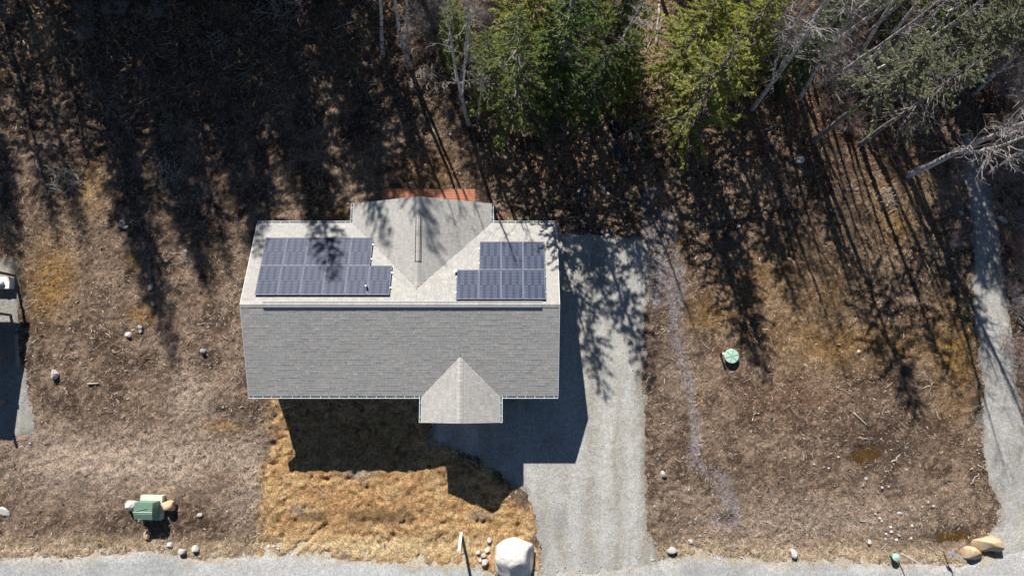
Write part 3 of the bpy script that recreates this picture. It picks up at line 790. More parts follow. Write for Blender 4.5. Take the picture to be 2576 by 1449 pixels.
# ------------------------------------------------------------------ trees
def rot_about(v, axis, a):
    return np.array(Matrix.Rotation(a, 3, Vector(axis)) @ Vector(v))
def make_spruce(h, R0, seed, tint, dens=1.0, bare=.12, sparse=0.0, dead=0.0):
    """trunk mesh + crown mesh (branches and needle sprays)"""
    r = np.random.default_rng(seed)
    tk = MB()
    zz = np.linspace(-.4, h, 14)
    wob = np.cumsum(r.normal(0, .02, (14, 2)), 0)
    P = np.column_stack([wob, zz]); P[:2, :2] = 0
    tk.tube(P, np.interp(zz, [-.4, 0, h], [.20 * h / 12, .16 * h / 12, .012]), 8)
    cr = MB()
    bx, tips, colr, widths = [], [], [], []
    z = h * bare
    SEG = []      # sprays: base, dir, len, width, colour
    while z < h - .15:
        f = z / h
        f2 = (f - bare) / (1 - bare)
        nb = int(r.integers(4, 7)) if f2 < .85 else 4
        L0 = R0 * (1 - f2) ** .75 * (min(1, .55 + f2 * 2.2)) + .12
        az0 = r.uniform(0, 6.28)
        for k in range(nb):
            if r.random() < sparse: continue
            az = az0 + k * 6.283 / nb + r.normal(0, .25)
            L_ = L0 * r.uniform(.65, 1.18)
            zz0 = z + r.uniform(-.12, .12)
            n = max(4, int(L_ / .22))
            t = np.linspace(0, 1, n)
            out = np.array([math.cos(az), math.sin(az), 0])
            lift = r.uniform(.0, .25) + .35 * f2
            drop = -L_ * (.55 * (1 - f2) + .1) * (t ** 1.5) + L_ * lift * t + L_ * .22 * np.clip(t - .7, 0, 1) * 2
            side = np.array([-out[1], out[0], 0])
            B = np.interp(zz0, zz, P[:, 0]) * np.array([1, 0, 0]) + np.interp(zz0, zz, P[:, 1]) * np.array([0, 1, 0]) + np.array([0, 0, zz0])
            spine = B + out * (L_ * t)[:, None] + np.array([0, 0, 1.0]) * drop[:, None] + side * (r.normal(0, .06) * L_ * t ** 2)[:, None]
            isdead = r.random() < dead * (1.4 - f2)
            cr.tube(spine, np.linspace(.022 * L_ / 1.5 + .008, .004, n), 3, mi=1, cap=False)
            # side sprays
            m = int(L_ / .027 * dens)
            if isdead: m = int(m * .25)
            tt = r.uniform(.12, 1, m) ** .8
            base = np.column_stack([np.interp(tt, t, spine[:, q]) for q in range(3)])
            sg = np.where(r.random(m) < .5, -1, 1)[:, None]
            ang = r.uniform(.25, 1.15, m)[:, None]
            d = out * np.cos(ang) + side * sg * np.sin(ang) + np.array([0, 0, 1]) * r.normal(-.22, .28, m)[:, None]
            d /= np.linalg.norm(d, axis=1)[:, None]
            ln = r.uniform(.12, .34, m) * (1.15 - .55 * tt) * (.55 + .45 * min(1, L_))
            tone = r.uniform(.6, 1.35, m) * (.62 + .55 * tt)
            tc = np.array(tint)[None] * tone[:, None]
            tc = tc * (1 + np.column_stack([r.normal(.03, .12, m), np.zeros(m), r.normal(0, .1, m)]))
            if isdead: tc = np.tile(np.array((.20, .17, .14)), (m, 1)) * tone[:, None]
            SEG.append((base, d, ln, np.clip(tc, .004, 1)))
        z += r.uniform(.2, .36) * (1.15 - .4 * f2)
    base = np.concatenate([s[0] for s in SEG]); d = np.concatenate([s[1] for s in SEG]); ln = np.concatenate([s[2] for s in SEG]); tc = np.concatenate([s[3] for s in SEG])
    m = len(base)
    # each spray: two narrow crossed blades, widest a third of the way out
    up = r.normal(0, 1, (m, 3)); up[:, 2] += 2.6
    sd = np.cross(d, up); sd /= np.linalg.norm(sd, axis=1)[:, None] + 1e-9
    up2 = np.cross(sd, d)
    for s_, wf in ((sd, .115), (up2, .08)):
        wv = (ln * wf + .010)[:, None]
        V = np.stack([base, base + d * (ln * .4)[:, None] + s_ * wv, base + d * ln[:, None], base + d * (ln * .45)[:, None] - s_ * wv], 1)
        F = np.arange(m * 4).reshape(m, 4)
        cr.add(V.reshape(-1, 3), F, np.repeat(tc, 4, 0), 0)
    return tk.mesh('trunk', 'bark', True), cr.mesh('crown', ['needle', 'bark'])

def make_birch(h, seed, fork=0, spread=1.0, twigm='twig', trunk_r=.13, first=.35, twigs=1.0):
    r = random.Random(seed)
    tk = MB(); cr = MB()
    def bend(p, d, L_, n, wob, up):
        P = [np.array(p, float)]; d = np.array(d, float)
        for i in range(n):
            d = d + np.array([r.gauss(0, wob), r.gauss(0, wob), r.gauss(0, wob) + up])
            d /= np.linalg.norm(d)
            P.append(P[-1] + d * L_ / n)
        return np.array(P), d
    T, d = bend((0, 0, -.3), (r.gauss(0, .03), r.gauss(0, .03), 1), h + .3, 14, .035, .02)
    rad = np.linspace(trunk_r, .015, 15); rad[0] *= 1.25
    tk.tube(T, rad, 8)
    stems = [(T, rad)]
    for k in range(fork):
        i = r.randint(4, 7)
        a = r.uniform(0, 6.28)
        S, _ = bend(T[i], (math.cos(a) * .42, math.sin(a) * .42, 1), h * (1 - i / 14) * r.uniform(.75, .95), 10, .05, .05)
        rs = np.linspace(rad[i] * .75, .012, 11)
        tk.tube(S, rs, 7); stems.append((S, rs))
    def twig(p, d, L_, lev):
        P, e_ = bend(p, d, L_, 4 if lev < 2 else 3, .16, .035)
        cr.tube(P, np.linspace(.007 + .010 * L_, .003, len(P)), 4 if lev == 0 else 3, cap=False)
        if lev >= 3 or L_ < .3: return
        n = int((3.2 + L_ * 3.0) * twigs) if lev < 2 else int(4 * twigs)
        for _ in range(n):
            t = r.uniform(.2, 1) * (len(P) - 1); i = min(int(t), len(P) - 2)
            q = P[i] + (P[i + 1] - P[i]) * (t - i)
            ax = P[i + 1] - P[i]; ax = ax / np.linalg.norm(ax)
            v = np.array([r.gauss(0, 1), r.gauss(0, 1), r.gauss(0, 1)]); v -= ax * v.dot(ax); v /= np.linalg.norm(v)
            dd = ax * r.uniform(.5, 1) + v * r.uniform(.4, .9)
            twig(q, dd / np.linalg.norm(dd), L_ * r.uniform(.28, .55), lev + 1)
    for S, rs in stems:
        nbr = int(len(S) * 1.7)
        for _ in range(nbr):
            t = r.uniform(first if S is T else .15, .98) * (len(S) - 1); i = min(int(t), len(S) - 2)
            q = S[i] + (S[i + 1] - S[i]) * (t - i)
            a = r.uniform(0, 6.28); el = r.uniform(.45, 1.15)
            f = t / (len(S) - 1)
            L_ = h * .22 * spread * (1.15 - f * .8) * r.uniform(.6, 1.2)
            twig(q, (math.cos(a) * math.cos(el), math.sin(a) * math.cos(el), math.sin(el)), L_, 1)
    return tk.mesh('trunk', 'birch', True), cr.mesh('crown', twigm)

def make_shrub(h, seed, stems=22, m='twig'):
    r = random.Random(seed); mb = MB(); st = MB()
    for k in range(stems):
        a = r.uniform(0, 6.28); el = r.uniform(.55, 1.45)
        p = np.array([r.gauss(0, .12), r.gauss(0, .12), -.08]); d = np.array([math.cos(a) * math.cos(el), math.sin(a) * math.cos(el), math.sin(el)])
        L_ = h * r.uniform(.6, 1.1)
        P = [p]
        for i in range(5):
            d = d + np.array([r.gauss(0, .13), r.gauss(0, .13), r.gauss(.02, .08)]); d /= np.linalg.norm(d); P.append(P[-1] + d * L_ / 5)
        P = np.array(P)
        st.tube(P, np.linspace(.016, .005, 6), 3, cap=False)
        for _ in range(13):
            i = r.randint(1, 4); q = P[i] + (P[i + 1] - P[i]) * r.random()
            dd = (P[i + 1] - P[i]); dd = dd / np.linalg.norm(dd) + np.array([r.gauss(0, .6), r.gauss(0, .6), r.gauss(0, .45)]); dd /= np.linalg.norm(dd)
            l2 = L_ * r.uniform(.15, .38)
            e1 = q + dd * l2 * .5; d3 = dd + np.array([r.gauss(0, .3), r.gauss(0, .3), r.gauss(0, .3)]); e2 = e1 + d3 / np.linalg.norm(d3) * l2 * .5
            mb.tube(np.array([q, e1, e2]), [.007, .005, .003], 3, cap=False)
            for _ in range(3):
                d4 = d3 + np.array([r.gauss(0, .7), r.gauss(0, .7), r.gauss(0, .6)]); d4 /= np.linalg.norm(d4)
                q2 = e1 + (e2 - e1) * r.random()
                mb.tube(np.array([q2, q2 + d4 * l2 * r.uniform(.3, .6)]), [.0045, .0025], 3, cap=False)
    return st.mesh('stems', m), mb.mesh('twigs', m)

YG = (.390, .420, .095); DG = (.140, .220, .060); GG = (.300, .330, .185); MG = (.230, .295, .075)
SPR = {
    'bright': make_spruce(11.8, 3.1, 1, YG, 1.0, .10, .12, .20),
    'bright2': make_spruce(11.0, 2.6, 2, YG, 1.0, .08, .05, .10),
    'dark': make_spruce(12.5, 2.8, 3, MG, 1.0, .08, .14, .22),
    'dark2': make_spruce(11.5, 2.2, 4, DG, 1.0, .06, .12, .18),
    'grey': make_spruce(13.0, 2.4, 5, GG, 1.0, .50, .10, .30),
    'grey2': make_spruce(12.0, 2.0, 6, GG, .8, .36, .22, .65),
    'small': make_spruce(7.0, 1.5, 7, MG, 1.1, .06, .04, .06),
    'tall': make_spruce(18.0, 3.1, 8, DG, .75, .08, .03, .03),
    'tall2': make_spruce(17.0, 2.6, 9, DG, .75, .10, .04, .03),
}
SPH = {'bright': 11.8, 'bright2': 11.0, 'dark': 12.5, 'dark2': 11.5, 'grey': 13.0, 'grey2': 12.0, 'small': 7.0, 'tall': 18.0, 'tall2': 17.0}
BIR = {
    'fork': make_birch(13.5, 21, 2, .9, trunk_r=.15, first=.52, twigs=.6),
    'slim': make_birch(13.0, 22, 0, .6, trunk_r=.13, first=.5, twigs=.6),
    'big': make_birch(14.0, 23, 1, 1.0, trunk_r=.21, first=.44, twigs=.8),
    'crook': make_birch(12.0, 24, 2, .75, trunk_r=.14, first=.55, twigs=.55),
    'slim2': make_birch(13.0, 27, 1, .6, trunk_r=.15, first=.55, twigs=.5),
    'thin': make_birch(10.5, 25, 0, .6, trunk_r=.105, first=.55, twigs=.5),
}
BIH = {'slim2': 13.0, 'fork': 13.5, 'slim': 13.0, 'big': 14.0, 'crook': 12.0, 'thin': 10.5}
SHR = [make_shrub(2.2, 31), make_shrub(1.8, 32, 18, 'twig_pink'), make_shrub(2.8, 33, 20, 'twig'), make_shrub(2.2, 34, 22, 'twig_pink')]

def place_tree(name, kinds, heights, kind, x, y, h, label, cat, group=None, rz=None, lean=(0, 0), parts=('trunk', 'crown')):
    s = h / heights[kind]
    z = gz1(x, y) if abs(x) < 36 and -14 < y < 30 else -.1
    o = thing(name, (x, y, z), label, cat, group, rnd.uniform(0, 6.28) if rz is None else rz)
    o.rotation_euler = (lean[0], lean[1], o.rotation_euler[2])
    o.scale = (s, s, s)
    for n_, me in zip(parts, kinds[kind]): link(n_, me, o)
    return o
def spruce(kind, px, py, h, label, group=None, **k):
    x, y = at(px, py)
    return place_tree('spruce_tree', SPR, SPH, kind, x, y, h, label, 'tree', group, **k)
def birch(kind, px, py, h, label, group=None, **k):
    x, y = at(px, py)
    return place_tree('birch_tree', BIR, BIH, kind, x, y, h, label, 'tree', group, **k)

FE = 'trees along the forest edge'
birch('slim', 962, 139, 13, 'bare pale birch standing left of the two straight grey trunks behind the deck', FE, rz=.4)
birch('slim', 1035, 171, 13.5, 'straight grey bare tree, thicker of the close pair behind the deck', FE, rz=2.0, lean=(0, .05))
birch('thin', 1026, 155, 12, 'thin bare tree, slimmer of the close pair behind the deck', FE, rz=4.1)
birch('slim', 1158, 249, 12, 'crooked bare birch between the brush pile and the green spruces', FE, rz=1.0)
birch('slim2', 1179, 309, 12.5, 'forked bare birch in front of the dark green spruces', FE, rz=5.3)
birch('thin', 1202, 295, 9, 'thin pale sapling trunk beside the forked bare birch', FE, rz=3.3)
birch('slim', 1485, 213, 13, 'pale straight birch between the dark spruces and the stream', FE, rz=.2)
birch('fork', 1893, 274, 13.5, 'tall forked bare birch beside the bright yellow green spruce', FE, rz=1.9)
birch('crook', 1850, 190, 12, 'bare birch rising behind the bright yellow green spruce', FE, rz=.9)
birch('slim', 2015, 249, 13, 'slim bare birch behind the grey green spruce', FE, rz=2.9)
birch('big', 2287, 439, 14, 'large white birch leaning out over the gravel track', FE, rz=.6)
birch('crook', 2341, 150, 12, 'bare grey birch in the thicket above the large white birch', FE, rz=4.4)
birch('thin', 2230, 120, 11, 'thin bare birch among the grey green spruces', FE, rz=2.2)
birch('fork', 2470, 170, 13, 'forked bare birch at the far end of the gravel track', FE, rz=3.1)
birch('slim', 2130, 60, 12, 'slim pale birch in the thicket behind the grey green spruces', FE, rz=5.2)
spruce('dark', 1300, 318, 13.2, 'tall dark green spruce nearest the forked birch', FE)
spruce('dark2', 1392, 262, 14, 'dark green spruce between the forked birch and the straight pale birch', FE)
spruce('bright2', 1330, 170, 12.5, 'mid green spruce behind the dark pair', FE)
spruce('dark', 1450, 140, 12, 'dark green spruce behind the straight pale birch', FE)
spruce('dark2', 1475, 290, 9, 'dark spruce between straight birch and the dark pool', FE)
spruce('dark', 1238, 262, 9, 'short green spruce behind the forked birch', FE)
spruce('dark', 1545, 110, 11, 'dark spruce behind the small one near the pool', FE)
spruce('small', 1165, 165, 7.5, 'small yellowish spruce behind the crooked birch', FE)
spruce('small', 1545, 248, 8, 'small dark spruce beside the pool of dark water', FE)
spruce('bright', 1706, 335, 11.8, 'bright yellow green spruce at the forest edge', FE)
spruce('bright2', 1690, 205, 11.5, 'yellow green spruce behind the bright one', FE)
spruce('bright2', 1795, 215, 11, 'yellow green spruce beside the forked birch', FE)
spruce('dark2', 1950, 205, 9.5, 'short dark spruce right of the forked birch', FE)
spruce('grey', 2047, 354, 13, 'grey green spruce with a long bare lower trunk', FE, rz=.3)
spruce('grey2', 2166, 363, 12, 'sparse half dead spruce with many bare twigs', FE, rz=1.2)
spruce('grey', 2290, 235, 9.5, 'small grey green spruce behind the half dead one', FE)
spruce('grey', 2235, 262, 12, 'grey green spruce standing behind the half dead one and the white birch', FE)
spruce('grey2', 2330, 228, 11.5, 'thin grey green spruce beside the bare thicket birch', FE)
spruce('grey', 2420, 190, 11, 'grey green spruce at the head of the gravel track', FE)
spruce('dark', 2215, 62, 13, 'dark spruce deep in the thicket behind the slender birches', FE)
spruce('grey', 2290, 75, 13.5, 'grey green spruce deep in the thicket behind the slender birches', FE)
spruce('dark2', 2355, 48, 13, 'narrow dark spruce at the back of the bare thicket', FE)
for i_, (px, py, h, k) in enumerate(((2120, 240, 13, 'slim'), (2030, 60, 13.5, 'slim'), (2180, 90, 14, 'thin'), (2360, 160, 13, 'thin'), (1920, 120, 14.5, 'thin'), (1965, 85, 14.5, 'slim'), (2100, 112, 14.5, 'thin'), (2210, 172, 14, 'thin'), (2330, 62, 14.5, 'slim'), (2420, 92, 14, 'thin'), (2000, 205, 13.5, 'thin'), (2140, 215, 14, 'thin'), (2090, 200, 12, 'thin'), (2150, 160, 13, 'slim'), (2190, 230, 11, 'thin'), (2260, 190, 12, 'thin'), (2310, 110, 13, 'slim'), (2390, 235, 11.5, 'thin'), (1985, 150, 12, 'thin'), (2450, 240, 12, 'slim'), (2060, 90, 12, 'thin'))):
    birch(k, px, py, h, 'slender bare birch in the thicket between forked birch and gravel track', 'slender birches in the thicket')
spruce('dark2', 2370, 95, 8, 'dark green spruce among the bare shrubs', FE)
spruce('small', 2560, 120, 7, 'small green spruce beyond the gravel track', FE)
spruce('dark', 1830, 70, 11, 'dark spruce deep behind the bright yellow green spruces', FE)
# the rest of the stand just beyond the clearing: it shades the yard
OFF = 'tall spruces beyond the clearing'
for x, y, h, k in ((-35.5, 27, 15, 'tall2'), (-34.2, 25.6, 13, 'tall2'), (-29.4, 26.6, 12, 'tall2'), (-21.0, 26.6, 12, 'tall'),  (-32.4, 26.2, 14.5, 'tall2'), (-31.4, 28, 16, 'tall2'),
                   (-27.0, 26.2, 20, 'tall'), (-28.6, 30, 21, 'tall2'), (-24.6, 26.6, 16.5, 'tall'), (-25.5, 31, 20, 'tall'), (-22.2, 25.4, 15.5, 'tall2'), (-21.4, 29.5, 19, 'tall'),
                   (-19.0, 25.2, 19, 'tall'), (-17.6, 29, 18, 'tall'), (-15.2, 25.3, 20.5, 'tall2'), (-13.4, 28.4, 17, 'tall'), (-23.5, 24.8, 11, 'tall2'), (-26.2, 25.0, 10, 'tall'), (-20.6, 24.9, 10, 'tall2'), (-17.2, 25.2, 11, 'tall'),
                   (-10.2, 27.5, 21, 'tall2'), (-12.4, 25.6, 19, 'tall2'), (-24.0, 28.4, 14, 'tall'), (-27.8, 27.6, 13, 'tall2'), (-19.4, 27.6, 13, 'tall'), (-15.8, 27.4, 13, 'tall2'), (-22.6, 33, 22, 'tall'), (-18.6, 33, 22, 'tall'), (-13.8, 32, 20, 'tall'), (-26.5, 34, 23, 'tall'), (-9.4, 25.2, 10, 'tall2'), (-36.5, 30, 20, 'tall2'), (-7.5, 30, 16, 'tall'), (9, 31, 15, 'tall'), (17.5, 30, 15, 'tall'), (25.5, 30, 15, 'tall2'), (32, 24, 12, 'tall2'),  (-2.5, 29, 15, 'tall2'), (3.5, 28, 14, 'tall'), (13, 27.5, 14, 'tall2'), (21, 27, 13, 'tall'), (29, 27, 13, 'tall2')):
    place_tree('spruce_tree', SPR, SPH, k, x, y, h, 'tall dense spruce behind the shaded clearing', 'tree', OFF)
for x, y, h, k in ((16, 25.5, 15, 'fork'), (25, 25.5, 15, 'crook'), (19, 24.6, 15, 'fork'), (22, 26, 16, 'big'), (28.5, 24.5, 14, 'fork'), (12, 25, 15, 'crook'), (33, 20, 13, 'big'), (35, 14, 12, 'fork'), (8.5, 26, 13, 'slim'), (34, 9, 12, 'crook')):
    place_tree('birch_tree', BIR, BIH, k, x, y, h, 'bare birch beyond the gravel track and thicket', 'tree', 'birches beyond the thicket')

# bare shrubs
rs = random.Random(77)
def shrubs(spots, label, group, kinds=(0, 1, 2, 3), hs=(.6, 1.15)):
    for px, py in spots:
        x, y = at(px, py)
        k = rs.choice(kinds); s = rs.uniform(*hs)
        o = thing('bare_shrub', (x, y, gz1(x, y)), label, 'shrub', group, rs.uniform(0, 6.28)); o.scale = (s, s, s)
        for n_, me in zip(('stems', 'twigs'), SHR[k]): link(n_, me, o)
shrubs([(rs.uniform(2060, 2400), rs.uniform(20, 215)) for _ in range(26)], 'leafless greyish shrub in the thicket among spruces and birches', 'shrubs in the thicket')
shrubs([(rs.uniform(2480, 2580), rs.uniform(150, 470)) for _ in range(15)], 'leafless shrub on the far side of the gravel track under the birch', 'shrubs beyond the track')
shrubs([(rs.uniform(2530, 2580), rs.uniform(480, 960)) for _ in range(13)], 'low leafless shrub along the outer verge of the gravel track', 'shrubs on the track verge', (0, 1), (.45, .8))
shrubs([(rs.uniform(1060, 1150), rs.uniform(20, 120)) for _ in range(6)] + [(rs.uniform(1180, 1260), rs.uniform(30, 160)) for _ in range(5)], 'leafless twiggy shrub behind the crooked birch', 'shrubs behind the birches')
shrubs([(rs.uniform(2060, 2380), rs.uniform(200, 330)) for _ in range(10)], 'leafless brushy shrub around the feet of the grey green spruces', 'shrubs under the spruces', (0, 1, 3), (.5, .8))
shrubs([(rs.uniform(2380, 2580), rs.uniform(15, 150)) for _ in range(14)], 'leafless pinkish shrub at the head of the gravel track', 'shrubs at the head of the track', (1, 3), (.7, 1.2))
shrubs([(rs.uniform(1860, 2050), rs.uniform(20, 160)) for _ in range(9)], 'leafless shrub behind the tall forked birch', 'shrubs behind the forked birch')
shrubs([(rs.uniform(2380, 2440), rs.uniform(300, 640)) for _ in range(7)], 'low leafless shrub between the half dead spruce and the gravel track', 'low shrubs inside the track', (0, 1), (.35, .55))
shrubs([(rs.uniform(20, 420), rs.uniform(5, 90)) for _ in range(8)], 'low leafless shrub in the shaded back of the clearing', 'low shrubs in the clearing', (0, 2), (.3, .5))

# ------------------------------------------------------------------ rocks
def rock_mesh(seed, rough=.22, sub=3, smooth=True):
    import bmesh
    bm = bmesh.new(); bmesh.ops.create_icosphere(bm, subdivisions=sub, radius=1)
    r = np.random.default_rng(seed)
    N_ = r.normal(0, 1, (9, 3)); N_ /= np.linalg.norm(N_, axis=1)[:, None]; off = r.uniform(.50, .88, 9)
    for v in bm.verts:
        p = np.array(v.co)
        for n_, o_ in zip(N_, off):               # flattened facets
            d_ = p.dot(n_) - o_
            if d_ > 0: p = p - n_ * d_ * .96
        p = p * (1 + rough * .35 * (math.sin(3.1 * p[0] + seed) * math.sin(2.7 * p[1] + 2 * seed) + .5 * math.sin(6.3 * p[2] + seed) * math.sin(5.1 * p[0])))
        v.co = p
    me = bpy.data.meshes.new('rock'); bm.to_mesh(me); bm.free()
    me.polygons.foreach_set('use_smooth', np.full(len(me.polygons), smooth))
    return me
ROCKS = {}
def rock_variant(i, m):
    if (i, m) not in ROCKS:
        me = rock_mesh(i + 3, sub=2, smooth=False); me.materials.append(M[m]); ROCKS[(i, m)] = me
    return ROCKS[(i, m)]
def rock(px, py, rx, ry, label, m='stone', group=None, hz=.6, rz=None, name='rock', me=None):
    x, y = at(px, py)
    s = 43.5
    a, b = rx / s, ry / s; c = hz * min(a, b) * 1.25
    o = link(name, me or rock_variant(rs.randint(0, 9), m))
    o.location = (x, y, gz1(x, y) + c * .45); o.scale = (a, b, c); o.rotation_euler = (0, 0, rs.uniform(-1.2, 1.2) if rz is None else rz)
    return tag(o, label, 'rock', group)
def big(seed, m):
    me = rock_mesh(seed, .3, 4); me.materials.append(M[m]); return me
rock(1303, 1403, 60, 54, 'huge white boulder at the corner of driveway and road', 'boulder', hz=.62, rz=.15, name='boulder', me=big(41, 'boulder'))
rock(2480, 1368, 39, 23, 'large tan boulder, longer of the pair at the track corner', 'stone_tan', hz=.8, rz=-.25, name='boulder', me=big(42, 'stone_tan'))
rock(2440, 1391, 25, 20, 'round tan boulder, smaller of the pair at the track corner', 'stone_tan', hz=.8, rz=.2, name='boulder', me=big(43, 'stone_tan'))
rock(332, 1269, 17, 17, 'pale pinkish boulder on the left of the green transformer', 'boulder', hz=.8, name='boulder', me=big(44, 'boulder'))
rock(425, 1273, 21, 15, 'tan oval boulder on the right of the green transformer', 'stone_tan', hz=.9, rz=.35, name='boulder', me=big(45, 'stone_tan'))
rock(369, 1346, 10, 12, 'small tan rock in front of the green transformer', 'stone_tan', hz=.9)
rock(8, 1287, 10, 18, 'pale upright oval rock on the bare soil at the lot edge', 'stone')
rock(136, 940, 15, 12, 'white rock standing alone on the brown soil near the porch', 'boulder', hz=.8)
rock(320, 842, 9, 9, 'white round stone below the white pair on the wood chips', 'boulder')
rock(350, 822, 7, 6, 'white stone of the touching pair on the wood chips', 'boulder', 'touching white stones'); rock(350, 832, 5, 6, 'white stone of the touching pair on the wood chips', 'boulder', 'touching white stones')
rock(510, 883, 8, 9, 'rounded grey stone in the sunny chips near the house', 'stone_grey', hz=.9)
rock(381, 763, 8, 6, 'pale flat stone beside the golden moss', 'stone'); rock(376, 722, 7, 9, 'pale upright stone above the golden moss', 'stone')
rock(463, 632, 7, 8, 'pale stone beside the long stick in the shade', 'stone')
rock(306, 564, 11, 14, 'dark grey slab of rock beside the shaded strip', 'stone_grey', rz=-.5); rock(313, 571, 8, 6, 'pale stone leaning on the dark grey slab', 'stone')
rock(414, 656, 5, 5, 'small pale stone in the shade near the golden moss', 'stone')
rock(460, 1386, 10, 10, 'grey white rock on the gravel edge beside the angular white rock', 'boulder', hz=.8); rock(491, 1380, 9, 11, 'angular white rock on the gravel edge of the road', 'boulder', hz=.8)
rock(428, 1371, 8, 9, 'pale rock with dry grass at the road edge below the transformer', 'stone')
rock(500, 1295, 9, 6, 'flat white stone on the chips right of the transformer', 'boulder', rz=.6)
for px, py, r_ in ((674, 1377, 6), (688, 1374, 4), (699, 1381, 5)): rock(px, py, r_, r_, 'small grey stone where lawn and road meet', 'stone', 'stones at the lawn corner')
for px, py, r_ in ((1230, 1360, 8), (1226, 1384, 8), (1204, 1391, 7), (1216, 1397, 7), (1219, 1414, 9), (1208, 1409, 6)): rock(px, py, r_, r_ * .9, 'white fist sized rock heaped beside the huge boulder', 'boulder', 'white rocks beside the huge boulder', hz=.85)
rock(1667, 1191, 9, 8, 'white rock beside the right edge of the driveway', 'boulder', hz=.8)
rock(1687, 1382, 13, 9, 'white angular rock at the corner of driveway and road', 'boulder', hz=.8, rz=-.1)
rock(1738, 1363, 8, 6, 'flat white stone near the road verge', 'boulder')
rock(1996, 1392, 9, 13, 'grey white rock on the gravel road edge between driveway and track', 'stone', rz=.6, hz=.8)
rock(2011, 404, 12, 16, 'pale grey weathered rock under the grey green spruce', 'stone', hz=.9)
rock(2420, 536, 9, 7, 'flat pale slab on the inner side of the gravel track', 'boulder', hz=.5); rock(2523, 552, 14, 8, 'flat grey slab on the outer side of the gravel track', 'stone', hz=.5, rz=-.7)
rock(2163, 885, 6, 5, 'white stone on the soil right of the green lid', 'boulder')
for px, py, a_, b_ in ((1516, 470, 9, 6), (1471, 489, 6, 6), (1530, 486, 6, 4), (1513, 587, 6, 5), (1465, 511, 3, 4), (1582, 592, 4, 4), (1470, 478, 4, 3)): rock(px, py, a_, b_, 'pale stone scattered on dark soil behind the driveway', 'stone', 'stones behind the driveway')
for px, py, r_ in ((1843, 534, 6), (1859, 568, 6), (1958, 672, 4)): rock(px, py, r_, r_, 'pale stone in the tree shadows right of the trickle', 'stone', 'stones in the tree shadows')
for px, py in ((1080, 460), (1030, 460), (680, 485), (1132, 337), (1140, 430), (1156, 435)): rock(px, py, 4, 4, 'small pale stone on the shaded soil behind the house', 'stone', 'stones behind the house')
for zx, zy, r_ in ((920, 1045, 14), (932, 1062, 12), (890, 1015, 13), (870, 980, 12), (1000, 1108, 15), (1002, 1140, 15), (968, 1155, 14), (1055, 1165, 16), (1036, 1196, 15), (960, 1192, 12), (1142, 1186, 16), (842, 1212, 24), (1150, 1098, 15), (1300, 956, 14), (1260, 930, 11), (936, 828, 14), (985, 822, 12), (825, 762, 17), (628, 612, 12), (560, 690, 12), (452, 660, 12), (1003, 558, 8), (1060, 1010, 20), (1222, 964, 9)):
    rock(1889 + zx * .3556, 933 + zy * .3556, r_ * .29, r_ * .26, 'small whitish stone strewn over the chips above the sign posts', 'stone', 'white stones near the sign posts')
for zx, zy, r_ in ((1510, 1210, 18), (1455, 1185, 9), (1580, 1170, 9), (1665, 880, 11), (1500, 830, 8), (1545, 1055, 9), (1420, 780, 9), (1570, 592, 11), (1455, 735, 9)):
    rock(1202 + zx * .3556, 933 + zy * .3556, r_ * .3556, r_ * .32, 'small whitish stone on the chips between driveway and trickle', 'boulder', 'white stones beside the driveway')

# ------------------------------------------------------------------ sticks and logs
def stick(x0, y0, x1, y1, r0, label, group=None, m='wood_grey', kink=.06, name='stick', cat='stick', branch=0):
    ax, ay = at(x0, y0); bx_, by_ = at(x1, y1)
    n = 6
    t = np.linspace(0, 1, n)
    L_ = math.hypot(bx_ - ax, by_ - ay)
    px_, py_ = -(by_ - ay) / L_, (bx_ - ax) / L_
    off = np.array([rs.gauss(0, kink) * L_ * .5 for _ in range(n)]); off[0] = off[-1] = 0
    X = ax + (bx_ - ax) * t + px_ * off; Y = ay + (by_ - ay) * t + py_ * off
    Zg = gz(X, Y)
    Z = np.maximum(Zg, np.polyval(np.polyfit(t, Zg, 1), t)) + r0 * .6
    c = np.array([(ax + bx_) / 2, (ay + by_) / 2, Zg.mean()])
    mb = MB(); P = np.column_stack([X, Y, Z]) - c
    mb.tube(P, np.linspace(r0, r0 * .5, n), 6)
    for _ in range(branch):
        i = rs.randint(1, 4); a = rs.uniform(0, 6.28)
        q = P[i]; mb.tube(np.array([q, q + np.array([math.cos(a), math.sin(a), .15]) * L_ * .12, q + np.array([math.cos(a + .3), math.sin(a + .3), .2]) * L_ * .25]), [r0 * .5, r0 * .4, r0 * .2], 5)
    o = mb.build(name, m, smooth=True); o.location = c
    return tag(o, label, cat, group)
def z4(zx, zy): return 1889 + zx * .3556, 933 + zy * .3556
stick(*z4(732, 295), *z4(838, 392), .06, 'straight grey log lying on the soil above the rusty puddle', m='wood_grey', kink=.01, name='log', cat='log')
stick(*z4(1000, 650), *z4(1066, 590), .05, 'short bent log beside the rusty puddle', kink=.1, name='log', cat='log')
stick(*z4(1560, 802), *z4(1622, 722), .035, 'curved stick near the inner edge of the gravel track', kink=.12, m='wood_grey')
stick(*z4(1612, 665), *z4(1682, 712), .04, 'stick poking onto the gravel track', kink=.03)
for a in ((770, 475, 850, 482), (90, 1062, 186, 1102), (300, 1058, 392, 1136), (455, 1115, 475, 1190), (925, 1265, 972, 1220), (780, 1060, 860, 1075), (610, 110, 740, 186), (960, 122, 1042, 60)):
    stick(*z4(a[0], a[1]), *z4(a[2], a[3]), .028, 'thin weathered stick on the chips between trickle and gravel track', 'sticks right of the trickle', branch=rs.randint(0, 1))
def z0(zx, zy): return zx * .3556, 472 + zy * .3556
stick(*z0(612, 1388), *z0(690, 1384), .07, 'short pale log near the white rock by the porch', kink=.01, name='log', cat='log')
